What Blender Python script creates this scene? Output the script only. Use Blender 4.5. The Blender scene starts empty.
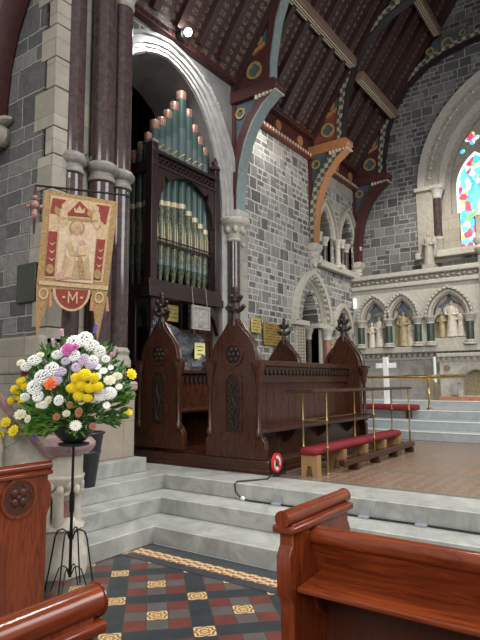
import bpy, bmesh, math, random
from mathutils import Vector, Matrix
from mathutils.geometry import tessellate_polygon
random.seed(7)
PI = math.pi
SC = bpy.context.scene
C = SC.collection

# ---------------------------------------------------------------- camera
cd = bpy.data.cameras.new('camera'); cam = bpy.data.objects.new('camera', cd); C.objects.link(cam)
cd.sensor_fit = 'VERTICAL'; cd.sensor_height = 36.0; cd.lens = 549.85/640*36.0
cd.clip_start = 0.05; cd.clip_end = 200
cr, cu, cf = (Vector((.58016078, -.81448259, -.00561889)), Vector((-.08858588, -.06995489, .99360901)),
              Vector((.80967031, .57595522, .11273674)))
cam.matrix_world = Matrix(((cr.x, cu.x, -cf.x, 0), (cr.y, cu.y, -cf.y, 0), (cr.z, cu.z, -cf.z, 1.6), (0, 0, 0, 1)))
SC.camera = cam
# ---------------------------------------------------------------- world and lights
SC.view_settings.view_transform = 'Standard'; SC.view_settings.look = 'None'
SC.view_settings.gamma = 1.0; SC.view_settings.use_curve_mapping = False
SC.view_settings.exposure = 0.5
w = bpy.data.worlds.new('world'); SC.world = w; w.use_nodes = True
w.node_tree.nodes['Background'].inputs[0].default_value = (.97, .98, 1.0, 1)
w.node_tree.nodes['Background'].inputs[1].default_value = 0.42
def area(name, loc, target, size, sy, power, col):
    l = bpy.data.lights.new(name, 'AREA'); l.shape = 'RECTANGLE'; l.size = size; l.size_y = sy; l.energy = power; l.color = col
    o = bpy.data.objects.new(name, l); C.objects.link(o); o.location = loc
    o.rotation_euler = (Vector(target)-Vector(loc)).to_track_quat('-Z', 'Y').to_euler(); return o
area('nave_daylight', (-7, -1.5, 7.5), (6, 4.5, 1.5), 6, 5, 620, (1.0, .98, .95))
area('south_window_daylight', (7.5, -4.2, 6.5), (8.5, 6.6, 2.5), 6, 3.5, 380, (.97, .98, 1.0))
def spot(name, loc, target, power, ang, col, blend=.6, rad=.06):
    l = bpy.data.lights.new(name, 'SPOT'); l.energy = power; l.spot_size = math.radians(ang); l.spot_blend = blend
    l.color = col; l.shadow_soft_size = rad
    o = bpy.data.objects.new(name, l); C.objects.link(o); o.location = loc
    o.rotation_euler = (Vector(target)-Vector(loc)).to_track_quat('-Z', 'Y').to_euler(); return o
# ceiling spotlights of the chancel
spot('truss_spot_organ', (7.02, 6.0, 7.92), (7.4, 6.75, 6.2), 120, 150, (.95, .97, 1), .5, .08)
spot('truss_spot_wall', (9.9, 5.7, 7.5), (10.4, 6.6, 6.4), 90, 110, (1, .96, .9), 1.0)
spot('truss_spot_east', (12.2, 3.0, 8.6), (15.5, 4.6, 3.2), 900, 80, (1, .95, .86), .8, .15)
spot('truss_spot_truss', (11.0, 3.6, 6.2), (12.5, 6.4, 7.2), 90, 70, (1, .85, .7), .9, .1)

spot('truss_spot_down', (6.5, 2.2, 10.2), (5.2, 3.4, .5), 900, 85, (1, .97, .92), .9, .2)
spot('truss_spot_nave', (3.2, .8, 9.0), (3.4, 3.2, 0), 620, 80, (1, .97, .92), .9, .2)
spot('truss_spot_stalls', (9.0, 1.0, 9.8), (9.4, 4.2, .5), 700, 80, (1, .97, .92), .9, .2)
# ---------------------------------------------------------------- materials
MATS = {}
class N:
    def __init__(s, name):
        s.m = bpy.data.materials.new(name); s.m.use_nodes = True
        s.t = s.m.node_tree; s.b = s.t.nodes['Principled BSDF']
        s.out = s.t.nodes['Material Output']
    def n(s, typ, **kw):
        x = s.t.nodes.new(typ)
        for k, v in kw.items():
            if k.startswith('i_'):
                k2 = k[2:]
                x.inputs[int(k2) if k2.isdigit() else k2.replace('_', ' ')].default_value = v
            else: setattr(x, k, v)
        return x
    def l(s, a, b): s.t.links.new(a, b)
    def coord(s): return s.n('ShaderNodeTexCoord').outputs['Object']
    def mp(s, v, scale=(1, 1, 1), loc=(0, 0, 0), rot=(0, 0, 0)):
        m = s.n('ShaderNodeMapping'); s.l(v, m.inputs[0])
        m.inputs['Location'].default_value = loc; m.inputs['Rotation'].default_value = rot; m.inputs['Scale'].default_value = scale
        return m.outputs[0]
    def ramp(s, fac, stops, interp='LINEAR'):
        r = s.n('ShaderNodeValToRGB'); s.l(fac, r.inputs[0]); e = r.color_ramp; e.interpolation = interp
        while len(e.elements) < len(stops): e.elements.new(.5)
        for el, (p, c) in zip(e.elements, stops): el.position = p; el.color = (*c, 1)
        return r.outputs[0]
    def math(s, op, a, b=None, c=None):
        m = s.n('ShaderNodeMath', operation=op)
        for i, v in enumerate((a, b, c)):
            if v is None: continue
            if isinstance(v, (int, float)): m.inputs[i].default_value = v
            else: s.l(v, m.inputs[i])
        return m.outputs[0]
    def mix(s, f, a, b, mode='MIX'):
        m = s.n('ShaderNodeMix', data_type='RGBA', blend_type=mode)
        for i, v in ((0, f), (6, a), (7, b)):
            if isinstance(v, (int, float)): m.inputs[i].default_value = v
            elif isinstance(v, tuple): m.inputs[i].default_value = (*v, 1)
            else: s.l(v, m.inputs[i])
        return m.outputs[2]
    def noise(s, v, scale, detail=4, rough=.6, dist=0):
        x = s.n('ShaderNodeTexNoise'); s.l(v, x.inputs['Vector']); x.inputs['Scale'].default_value = scale
        x.inputs['Detail'].default_value = detail; x.inputs['Roughness'].default_value = rough; x.inputs['Distortion'].default_value = dist
        return x.outputs[0]
    def bump(s, h, strength=.3, dist=.01):
        x = s.n('ShaderNodeBump'); x.inputs['Strength'].default_value = strength; x.inputs['Distance'].default_value = dist
        s.l(h, x.inputs['Height']); s.l(x.outputs[0], s.b.inputs['Normal'])
    def base(s, c):
        if isinstance(c, tuple): s.b.inputs['Base Color'].default_value = (*c, 1)
        else: s.l(c, s.b.inputs['Base Color'])
    def set(s, rough=.5, metal=0, spec=None):
        s.b.inputs['Roughness'].default_value = rough; s.b.inputs['Metallic'].default_value = metal
        if spec is not None: s.b.inputs['Specular IOR Level'].default_value = spec
        return s

def plain(name, c, rough=.6, metal=0, var=.25, scale=8, bump=.15, spec=None):
    k = N(name); v = k.coord(); f = k.noise(v, scale)
    k.base(k.ramp(f, [(.25, tuple(x*(1-var) for x in c)), (.75, tuple(min(1, x*(1+var)) for x in c))]))
    if bump: k.bump(f, bump, .01)
    k.set(rough, metal, spec); MATS[name] = k.m; return k.m
def wood(name, c1, c2, rough=.35, scale=(3, 3, .5), sc=9, spec=.5):
    k = N(name); v = k.mp(k.coord(), scale); f = k.noise(v, sc, 6, .7, 1.5)
    g = k.noise(k.coord(), 1.7, 2)
    col = k.ramp(f, [(.3, c1), (.7, c2)]); col = k.mix(.5, col, k.ramp(g, [(.3, (.55, .55, .55)), (.7, (1, 1, 1))]), 'MULTIPLY')
    k.base(col); k.bump(f, .12, .004); k.set(rough, 0, spec); MATS[name] = k.m; return k.m
def rubble(name, cols, mortar, uv, rows=(.15, .30), widths=(.36, .5), msize=.014, bump=.6, patch=None):
    k = N(name); v = k.coord(); sp = k.n('ShaderNodeSeparateXYZ'); k.l(v, sp.inputs[0])
    nz = k.noise(v, 5, 2); nz = k.math('MULTIPLY', k.math('SUBTRACT', nz, .5), .05)
    cb = k.n('ShaderNodeCombineXYZ'); k.l(k.math('ADD', sp.outputs[uv[0]], nz), cb.inputs[0]); k.l(k.math('ADD', sp.outputs[uv[1]], k.math('MULTIPLY', nz, .6)), cb.inputs[1])
    def brick(rh, bw, off):
        b = k.n('ShaderNodeTexBrick'); k.l(k.mp(cb.outputs[0], loc=(off, 0, 0)), b.inputs['Vector'])
        b.inputs['Scale'].default_value = 1; b.inputs['Brick Width'].default_value = bw; b.inputs['Row Height'].default_value = rh
        b.inputs['Mortar Size'].default_value = msize; b.inputs['Mortar Smooth'].default_value = .4; b.inputs['Bias'].default_value = 0
        b.inputs['Color1'].default_value = (0, 0, 0, 1); b.inputs['Color2'].default_value = (1, 1, 1, 1); b.inputs['Mortar'].default_value = (.5, .5, .5, 1)
        b.squash = .7; b.squash_frequency = 3; b.offset = .37
        return b
    b1, b2 = brick(rows[0], widths[0], 0), brick(rows[1], widths[1], .13)
    # cells of random choice between small and large courses
    wn = k.n('ShaderNodeTexWhiteNoise', noise_dimensions='2D'); c2 = k.n('ShaderNodeCombineXYZ')
    s2 = k.n('ShaderNodeSeparateXYZ'); k.l(cb.outputs[0], s2.inputs[0])
    k.l(k.math('FLOOR', k.math('DIVIDE', s2.outputs[0], widths[1]*1.0)), c2.inputs[0]); k.l(k.math('FLOOR', k.math('DIVIDE', s2.outputs[1], rows[1])), c2.inputs[1])
    k.l(c2.outputs[0], wn.inputs['Vector']); sel = k.math('GREATER_THAN', wn.outputs[0], .55)
    tone = k.mix(sel, b1.outputs[0], b2.outputs[0]); fac = k.mix(sel, b1.outputs[1], b2.outputs[1])
    n2 = k.noise(v, 9, 5, .7)
    t = k.math('ADD', k.math('MULTIPLY', tone, .6), k.math('MULTIPLY', n2, .5))
    col = k.ramp(t, [(.15+.7*i/(len(cols)-1), c) for i, c in enumerate(cols)])
    if patch:
        pn = k.noise(v, 1.6, 5, .7); col = k.mix(k.ramp(pn, [(.55, (0, 0, 0)), (.85, (1, 1, 1))]), col, patch)
    mc = k.mix(k.noise(v, 14), tuple(x*.6 for x in mortar), mortar)
    k.base(k.mix(fac, col, mc))
    k.bump(k.math('ADD', k.math('MULTIPLY', fac, -.0 if bump < 0 else -.6), n2), bump, .03); k.set(.9); MATS[name] = k.m; return k.m
rubble('grey_rubble', [(.06, .06, .062), (.12, .118, .115), (.21, .205, .19), (.33, .31, .28)], (.58, .56, .51), (0, 2), (.14, .28), (.27, .40), .021, 1.0, (.36, .35, .32))
rubble('dark_rubble', [(.045, .045, .046), (.10, .10, .10), (.19, .187, .18)], (.42, .41, .38), (1, 2), (.14, .28), (.30, .44), .015, .9)
rubble('nave_rubble', [(.045, .044, .045), (.10, .098, .096), (.22, .21, .195)], (.38, .36, .32), (1, 2), (.20, .40), (.5, .7), .016, 1.6)
def ashlar(name, c, uv, rh=.32, bw=.6, var=.22):
    k = N(name); v = k.coord(); sp = k.n('ShaderNodeSeparateXYZ'); k.l(v, sp.inputs[0])
    cb = k.n('ShaderNodeCombineXYZ'); k.l(sp.outputs[uv[0]], cb.inputs[0]); k.l(sp.outputs[uv[1]], cb.inputs[1])
    b = k.n('ShaderNodeTexBrick'); k.l(cb.outputs[0], b.inputs['Vector']); b.inputs['Scale'].default_value = 1
    b.inputs['Brick Width'].default_value = bw; b.inputs['Row Height'].default_value = rh; b.inputs['Mortar Size'].default_value = .006
    b.inputs['Color1'].default_value = (.8, .8, .8, 1); b.inputs['Color2'].default_value = (1.1, 1.1, 1.1, 1); b.inputs['Mortar'].default_value = (.55, .55, .55, 1)
    f = k.noise(v, 4, 6, .7)
    col = k.ramp(f, [(.25, tuple(x*(1-var) for x in c)), (.8, tuple(min(1, x*(1+var)) for x in c))])
    k.base(k.mix(1.0, col, b.outputs[0], 'MULTIPLY')); k.bump(f, .2, .01); k.set(.8); MATS[name] = k.m; return k.m
ashlar('cream_ashlar', (.31, .28, .225), (1, 2)); ashlar('grey_ashlar', (.33, .31, .27), (0, 2))
ashlar('pedestal_stone', (.36, .30, .235), (0, 2), .45, .7)
plain('carved_stone', (.30, .275, .23), .75, 0, .25, 14, .5)
plain('pale_carved_stone', (.42, .395, .34), .7, 0, .2, 14, .4)
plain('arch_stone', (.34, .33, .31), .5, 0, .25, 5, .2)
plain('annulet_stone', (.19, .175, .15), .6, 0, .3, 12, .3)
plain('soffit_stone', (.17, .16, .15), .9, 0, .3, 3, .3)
plain('pulpit_stone', (.50, .46, .38), .7, 0, .2, 10, .2)
def marble(name, c1, c2, rough=.25, scale=3, dist=2):
    k = N(name); v = k.coord(); f = k.noise(v, scale, 8, .65, dist)
    k.base(k.ramp(f, [(.3, c1), (.7, c2)])); k.set(rough); MATS[name] = k.m; return k.m
marble('step_marble', (.23, .238, .215), (.46, .465, .43), .38, 1.9)
marble('sanctuary_marble', (.30, .33, .34), (.44, .47, .47), .4)
marble('granite_shaft', (.032, .021, .021), (.085, .056, .053), .12, 14, .5)
marble('red_marble', (.20, .08, .065), (.36, .2, .17), .3, 9)
marble('pink_marble', (.30, .17, .17), (.50, .36, .36), .22, 8)
marble('green_marble', (.015, .028, .022), (.06, .085, .065), .2, 9)
marble('white_marble', (.75, .75, .72), (.9, .9, .88), .35)
marble('grey_marble_panel', (.22, .21, .2), (.42, .4, .37), .4, 4)
wood('stall_oak', (.020, .006, .003), (.095, .031, .015), .25)
wood('stall_oak_horizontal', (.022, .007, .004), (.08, .027, .013), .25, (.4, 3, 3))
plain('carved_oak', (.022, .010, .006), .45, 0, .5, 25, .6)
wood('organ_oak', (.014, .007, .007), (.05, .025, .022), .32)
wood('pew_pine', (.085, .014, .005), (.29, .056, .014), .2, (3, 3, .35), 7)
wood('pew_pine_lengthwise', (.09, .015, .005), (.31, .062, .016), .18, (3, .3, 3), 7)
wood('pew_pine_crosswise', (.10, .017, .006), (.28, .055, .015), .17, (.35, 3, 3), 7)
wood('dark_pew_panel', (.05, .012, .005), (.1, .028, .01), .4)
wood('light_oak', (.28, .15, .06), (.42, .25, .11), .4)
wood('roof_beam', (.022, .009, .009), (.065, .026, .023), .45, (3, .5, 3))
wood('roof_dark', (.012, .006, .008), (.03, .014, .018), .5)
wood('purlin_oak', (.15, .09, .065), (.27, .17, .125), .5, (.5, 3, 3))
plain('brass', (.62, .42, .13), .22, 1, .2, 10, 0)
plain('dull_brass', (.34, .25, .10), .35, 1, .35, 30, .3)
plain('brass_plaque', (.48, .32, .10), .4, .8, .4, 40, .5)
plain('pale_brass_plaque', (.75, .58, .18), .35, .7, .25, 40, .4)
plain('bronze_plaque', (.045, .05, .035), .4, .6, .35, 30, .4)
plain('gold_paint', (.42, .29, .10), .4, .4, .3, 25, .1)
plain('black_iron', (.012, .012, .013), .35, .4, .2, 10, 0)
plain('black_plastic', (.015, .017, .02), .35, 0, .2, 10, 0)
plain('black_rubber', (.01, .01, .01), .6, 0, .2, 10, 0)
plain('grey_tape', (.30, .31, .33), .5, 0, .1, 20, 0)
plain('red_velvet', (.20, .008, .014), .8, 0, .35, 18, .3)
plain('maroon_paint', (.06, .018, .016), .45, 0, .35, 12, .1)
plain('red_paint', (.17, .05, .035), .5, 0, .3, 12, .1)
plain('blue_paint', (.055, .085, .10), .5, 0, .35, 14, .1)
plain('ochre_paint', (.34, .15, .06), .45, 0, .25, 14, .1)
plain('cream_paint', (.50, .45, .33), .5, 0, .25, 14, .1)
plain('teal_rib_paint', (.19, .23, .225), .4, 0, .25, 14, .1)
plain('leaf_green', (.05, .16, .025), .5, 0, .6, 20, 0)
plain('fern_green', (.12, .30, .03), .5, 0, .4, 20, 0)
plain('stem_green', (.10, .20, .05), .5, 0, .3, 20, 0)
plain('white_petal', (.82, .83, .78), .6, 0, .12, 30, 0)
plain('cream_petal', (.78, .74, .55), .6, 0, .15, 30, 0)
plain('lilac_petal', (.58, .47, .62), .6, 0, .2, 30, 0)
plain('pink_petal', (.62, .16, .42), .6, 0, .3, 30, 0)
plain('pale_pink_petal', (.68, .42, .5), .6, 0, .25, 30, 0)
plain('yellow_petal', (.95, .72, .02), .55, 0, .18, 30, 0)
plain('orange_petal', (.85, .20, .06), .6, 0, .25, 30, 0)
plain('blue_petal', (.16, .13, .42), .6, 0, .3, 30, 0)
plain('dark_red_petal', (.16, .02, .03), .6, 0, .3, 30, 0)
plain('yellow_paper', (.80, .76, .30), .7, 0, .06, 10, 0)
plain('ink', (.03, .03, .03), .7, 0, .1, 10, 0)
plain('white_enamel', (.8, .8, .8), .4, 0, .04, 10, 0)
plain('red_enamel', (.6, .03, .03), .4, 0, .1, 10, 0)
plain('terracotta_tile', (.42, .17, .09), .6, 0, .3, 12, .1)
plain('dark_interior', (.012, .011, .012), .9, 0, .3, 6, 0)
plain('mosaic_gold', (.30, .24, .14), .5, .2, .5, 25, .2)
plain('mosaic_blue', (.17, .22, .29), .6, 0, .45, 14, .2)
plain('relief_alabaster', (.56, .50, .42), .6, 0, .3, 12, .3)
plain('relief_gold', (.34, .27, .16), .55, .2, .4, 12, .3)
plain('banner_gold', (.30, .185, .075), .75, .1, .4, 45, .5)
plain('banner_light', (.45, .32, .18), .8, 0, .3, 35, .3)
plain('banner_red', (.21, .03, .02), .8, 0, .3, 30, .3)
plain('banner_cream', (.50, .37, .25), .8, 0, .22, 25, .3)
plain('banner_robe', (.36, .26, .14), .8, 0, .35, 18, .4)
plain('banner_pink', (.42, .24, .18), .8, 0, .3, 25, .3)
plain('glass_plaque', (.32, .30, .27), .25, 0, .4, 16, .2)

# nave encaustic tiles: black bands on a diagonal lattice with buff squares, red and grey squares between
k = N('nave_tiles'); v = k.mp(k.coord(), (1/.151,)*3, loc=(0, 0, 0), rot=(0, 0, 0))
mpn = k.n('ShaderNodeMapping', vector_type='TEXTURE'); k.l(k.coord(), mpn.inputs[0])
mpn.inputs['Location'].default_value = (3.36, 2.80, 0); mpn.inputs['Rotation'].default_value = (0, 0, math.radians(44.5)); mpn.inputs['Scale'].default_value = (.151, .151, 1)
sp = k.n('ShaderNodeSeparateXYZ'); k.l(mpn.outputs[0], sp.inputs[0])
px, py = k.math('ADD', sp.outputs[0], .5), k.math('ADD', sp.outputs[1], .5)
ix, iy = k.math('FLOORED_MODULO', k.math('FLOOR', px), 4.0), k.math('FLOORED_MODULO', k.math('FLOOR', py), 4.0)
fx, fy = k.math('FRACT', px), k.math('FRACT', py)
x0, y0 = k.math('LESS_THAN', ix, .5), k.math('LESS_THAN', iy, .5)
x2, y2 = k.math('COMPARE', ix, 2.0, .1), k.math('COMPARE', iy, 2.0, .1)
band = k.math('MAXIMUM', x0, y0); node = k.math('MULTIPLY', x0, y0); mid = k.math('MULTIPLY', x2, y2)
edge = k.math('MAXIMUM', x2, y2)
nz = k.noise(k.coord(), 6, 4)
red = k.mix(nz, (.08, .021, .017), (.19, .052, .038)); gry = k.mix(nz, (.06, .055, .052), (.14, .115, .105)); blk = k.mix(nz, (.012, .018, .022), (.045, .055, .06))
col = k.mix(edge, red, gry); col = k.mix(band, col, blk)
# buff tile with a dark foliate figure
cx, cy = k.math('SUBTRACT', fx, .5), k.math('SUBTRACT', fy, .5)
r2 = k.math('SQRT', k.math('ADD', k.math('MULTIPLY', cx, cx), k.math('MULTIPLY', cy, cy)))
an = k.math('ARCTAN2', cy, cx); pet = k.math('ABSOLUTE', k.math('SINE', k.math('MULTIPLY', an, 4)))
fig = k.math('GREATER_THAN', k.math('SINE', k.math('ADD', k.math('MULTIPLY', r2, 30), k.math('MULTIPLY', pet, 3))), .15)
buff = k.mix(fig, (.62, .46, .22), (.22, .07, .035))
col = k.mix(k.math('MAXIMUM', node, mid), col, buff)
jt = k.math('MAXIMUM', k.math('GREATER_THAN', k.math('ABSOLUTE', cx), .475), k.math('GREATER_THAN', k.math('ABSOLUTE', cy), .475))
k.base(k.mix(jt, col, (.05, .045, .04))); k.bump(jt, -.2, .003); k.set(.38); MATS['nave_tiles'] = k.m
# strip tiles of the border
k = N('border_tiles'); v = k.coord(); sp = k.n('ShaderNodeSeparateXYZ'); k.l(v, sp.inputs[0])
a = k.math('SINE', k.math('MULTIPLY', sp.outputs[1], 52)); b = k.math('SINE', k.math('ADD', k.math('MULTIPLY', sp.outputs[0], 90), a))
k.base(k.mix(k.math('GREATER_THAN', k.math('MULTIPLY', a, b), .1), (.60, .44, .24), (.26, .09, .05))); k.set(.4); MATS['border_tiles'] = k.m
plain('dark_border_tiles', (.04, .045, .05), .4, 0, .4, 8, 0)
# chancel floor: small encaustic tiles, pinkish brown with regular dark bands
k = N('chancel_tiles'); v = k.coord()
m45 = k.mp(v, (1, 1, 1), rot=(0, 0, PI/4))
ch = k.n('ShaderNodeTexChecker'); k.l(m45, ch.inputs[0]); ch.inputs['Scale'].default_value = 9.5
ch.inputs['Color1'].default_value = (.22, .10, .06, 1); ch.inputs['Color2'].default_value = (.27, .19, .13, 1)
vo = k.n('ShaderNodeTexVoronoi'); k.l(m45, vo.inputs[0]); vo.inputs['Scale'].default_value = 24
nz = k.noise(v, 2.2, 5, .7, 1)
c0 = k.mix(k.math('LESS_THAN', vo.outputs[0], .3), ch.outputs[0], (.20, .08, .05))
sp = k.n('ShaderNodeSeparateXYZ'); k.l(v, sp.inputs[0])
bandx = k.math('LESS_THAN', k.math('FRACT', k.math('MULTIPLY', sp.outputs[0], .9)), .14)
c0 = k.mix(bandx, c0, (.12, .14, .12))
k.base(k.mix(nz, c0, (.19, .14, .105))); k.set(.25); MATS['chancel_tiles'] = k.m
# roof boards with stencilled letters
k = N('roof_boards'); v = k.coord(); sp = k.n('ShaderNodeSeparateXYZ'); k.l(v, sp.inputs[0])
u = k.math('FRACT', k.math('MULTIPLY', sp.outputs[0], 1/.31)); vv = k.math('FRACT', k.math('MULTIPLY', sp.outputs[1], 1/.155))
inb = k.math('MULTIPLY', k.math('LESS_THAN', k.math('ABSOLUTE', k.math('SUBTRACT', u, .5)), .3), k.math('LESS_THAN', k.math('ABSOLUTE', k.math('SUBTRACT', vv, .5)), .32))
vo = k.n('ShaderNodeTexVoronoi', distance='CHEBYCHEV'); k.l(k.mp(v, (1, 1.4, 1)), vo.inputs[0]); vo.inputs['Scale'].default_value = 21
let = k.math('MULTIPLY', inb, k.math('GREATER_THAN', vo.outputs[0], .36))
nz = k.noise(v, 3, 4)
base = k.mix(nz, (.022, .009, .010), (.06, .027, .023))
k.base(k.mix(let, base, (.15, .105, .075))); k.set(.5); MATS['roof_boards'] = k.m
# rib paint: chequered cream and dark
k = N('chequer_paint'); v = k.coord(); wv = k.n('ShaderNodeTexChecker'); k.l(v, wv.inputs[0]); wv.inputs['Scale'].default_value = 9
wv.inputs['Color1'].default_value = (.30, .29, .22, 1); wv.inputs['Color2'].default_value = (.06, .06, .05, 1)
k.base(wv.outputs[0]); k.set(.45); MATS['chequer_paint'] = k.m
# organ pipes
def pipe_mat(name, zlo, zhi, base_c, gold):
    k = N(name); v = k.coord(); sp = k.n('ShaderNodeSeparateXYZ'); k.l(v, sp.inputs[0])
    nn = k.noise(v, 11 if name != 'pipe_tip' else 16, 1, .4, 3.5); sc = k.math('GREATER_THAN', k.math('PINGPONG', k.math('MULTIPLY', nn, 3.2), .5), .455 if name != 'pipe_tip' else .33)
    k.base(k.mix(sc, base_c, gold)); k.set(.35, .1); MATS[name] = k.m
pipe_mat('pipe_stencilled', 0, 1, (.012, .03, .022), (.52, .42, .16))
pipe_mat('pipe_tip', 0, 1, (.24, .07, .04), (.30, .26, .19))
plain('pipe_teal', (.055, .092, .082), .3, .25, .15, 3, 0)
plain('pipe_upper', (.11, .145, .145), .3, .35, .2, 3, 0)
plain('pipe_band', (.52, .44, .28), .4, .3, .2, 20, 0)
# stained glass: emission in the glass colours stands in for daylight behind it
k = N('stained_glass'); v = k.coord(); vo = k.n('ShaderNodeTexVoronoi'); k.l(k.mp(v, (1, 1, .8)), vo.inputs[0]); vo.inputs['Scale'].default_value = 7.5
s3 = k.n('ShaderNodeSeparateColor'); k.l(vo.outputs['Color'], s3.inputs[0])
col = k.ramp(s3.outputs[0], [(0, (.05, .55, .85)), (.22, (.15, .8, .95)), (.4, (.95, .97, 1)), (.58, (.3, .65, .95)), (.68, (.85, .03, .12)), (.78, (.9, .95, 1)), (.86, (.2, .7, .1)), (.93, (1, .8, .05))], 'CONSTANT')
ve = k.n('ShaderNodeTexVoronoi', feature='DISTANCE_TO_EDGE'); k.l(k.mp(v, (1, 1, .8)), ve.inputs[0]); ve.inputs['Scale'].default_value = 7.5
col = k.mix(k.math('LESS_THAN', ve.outputs[0], .035), col, (.12, .2, .3))
k.base((.05, .05, .05)); k.l(col, k.b.inputs['Emission Color']); k.b.inputs['Emission Strength'].default_value = 1.15; MATS['stained_glass'] = k.m
for nm, c in (('glass_clear_border', (.9, .96, 1)), ('glass_blue', (.03, .18, .35)), ('glass_red', (.8, .05, .1)), ('glass_yellow', (1, .78, .05)), ('glass_green', (.2, .65, .1))):
    k = N(nm); k.base((.05, .05, .05)); k.b.inputs['Emission Color'].default_value = (*c, 1); k.b.inputs['Emission Strength'].default_value = 1.2; MATS[nm] = k.m
k = N('lamp_light'); k.base((1, 1, 1)); k.b.inputs['Emission Color'].default_value = (1, .98, .95, 1); k.b.inputs['Emission Strength'].default_value = 30; MATS['lamp_light'] = k.m
# black plastic sheet
k = N('black_sheet'); v = k.coord(); f = k.noise(v, 6, 5, .6, 2); k.base((.10, .105, .12)); k.b.inputs['Metallic'].default_value = .35; k.bump(f, 1.0, .06); k.set(.22, .35); k.b.inputs['Specular IOR Level'].default_value = .9; MATS['black_sheet'] = k.m

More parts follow.
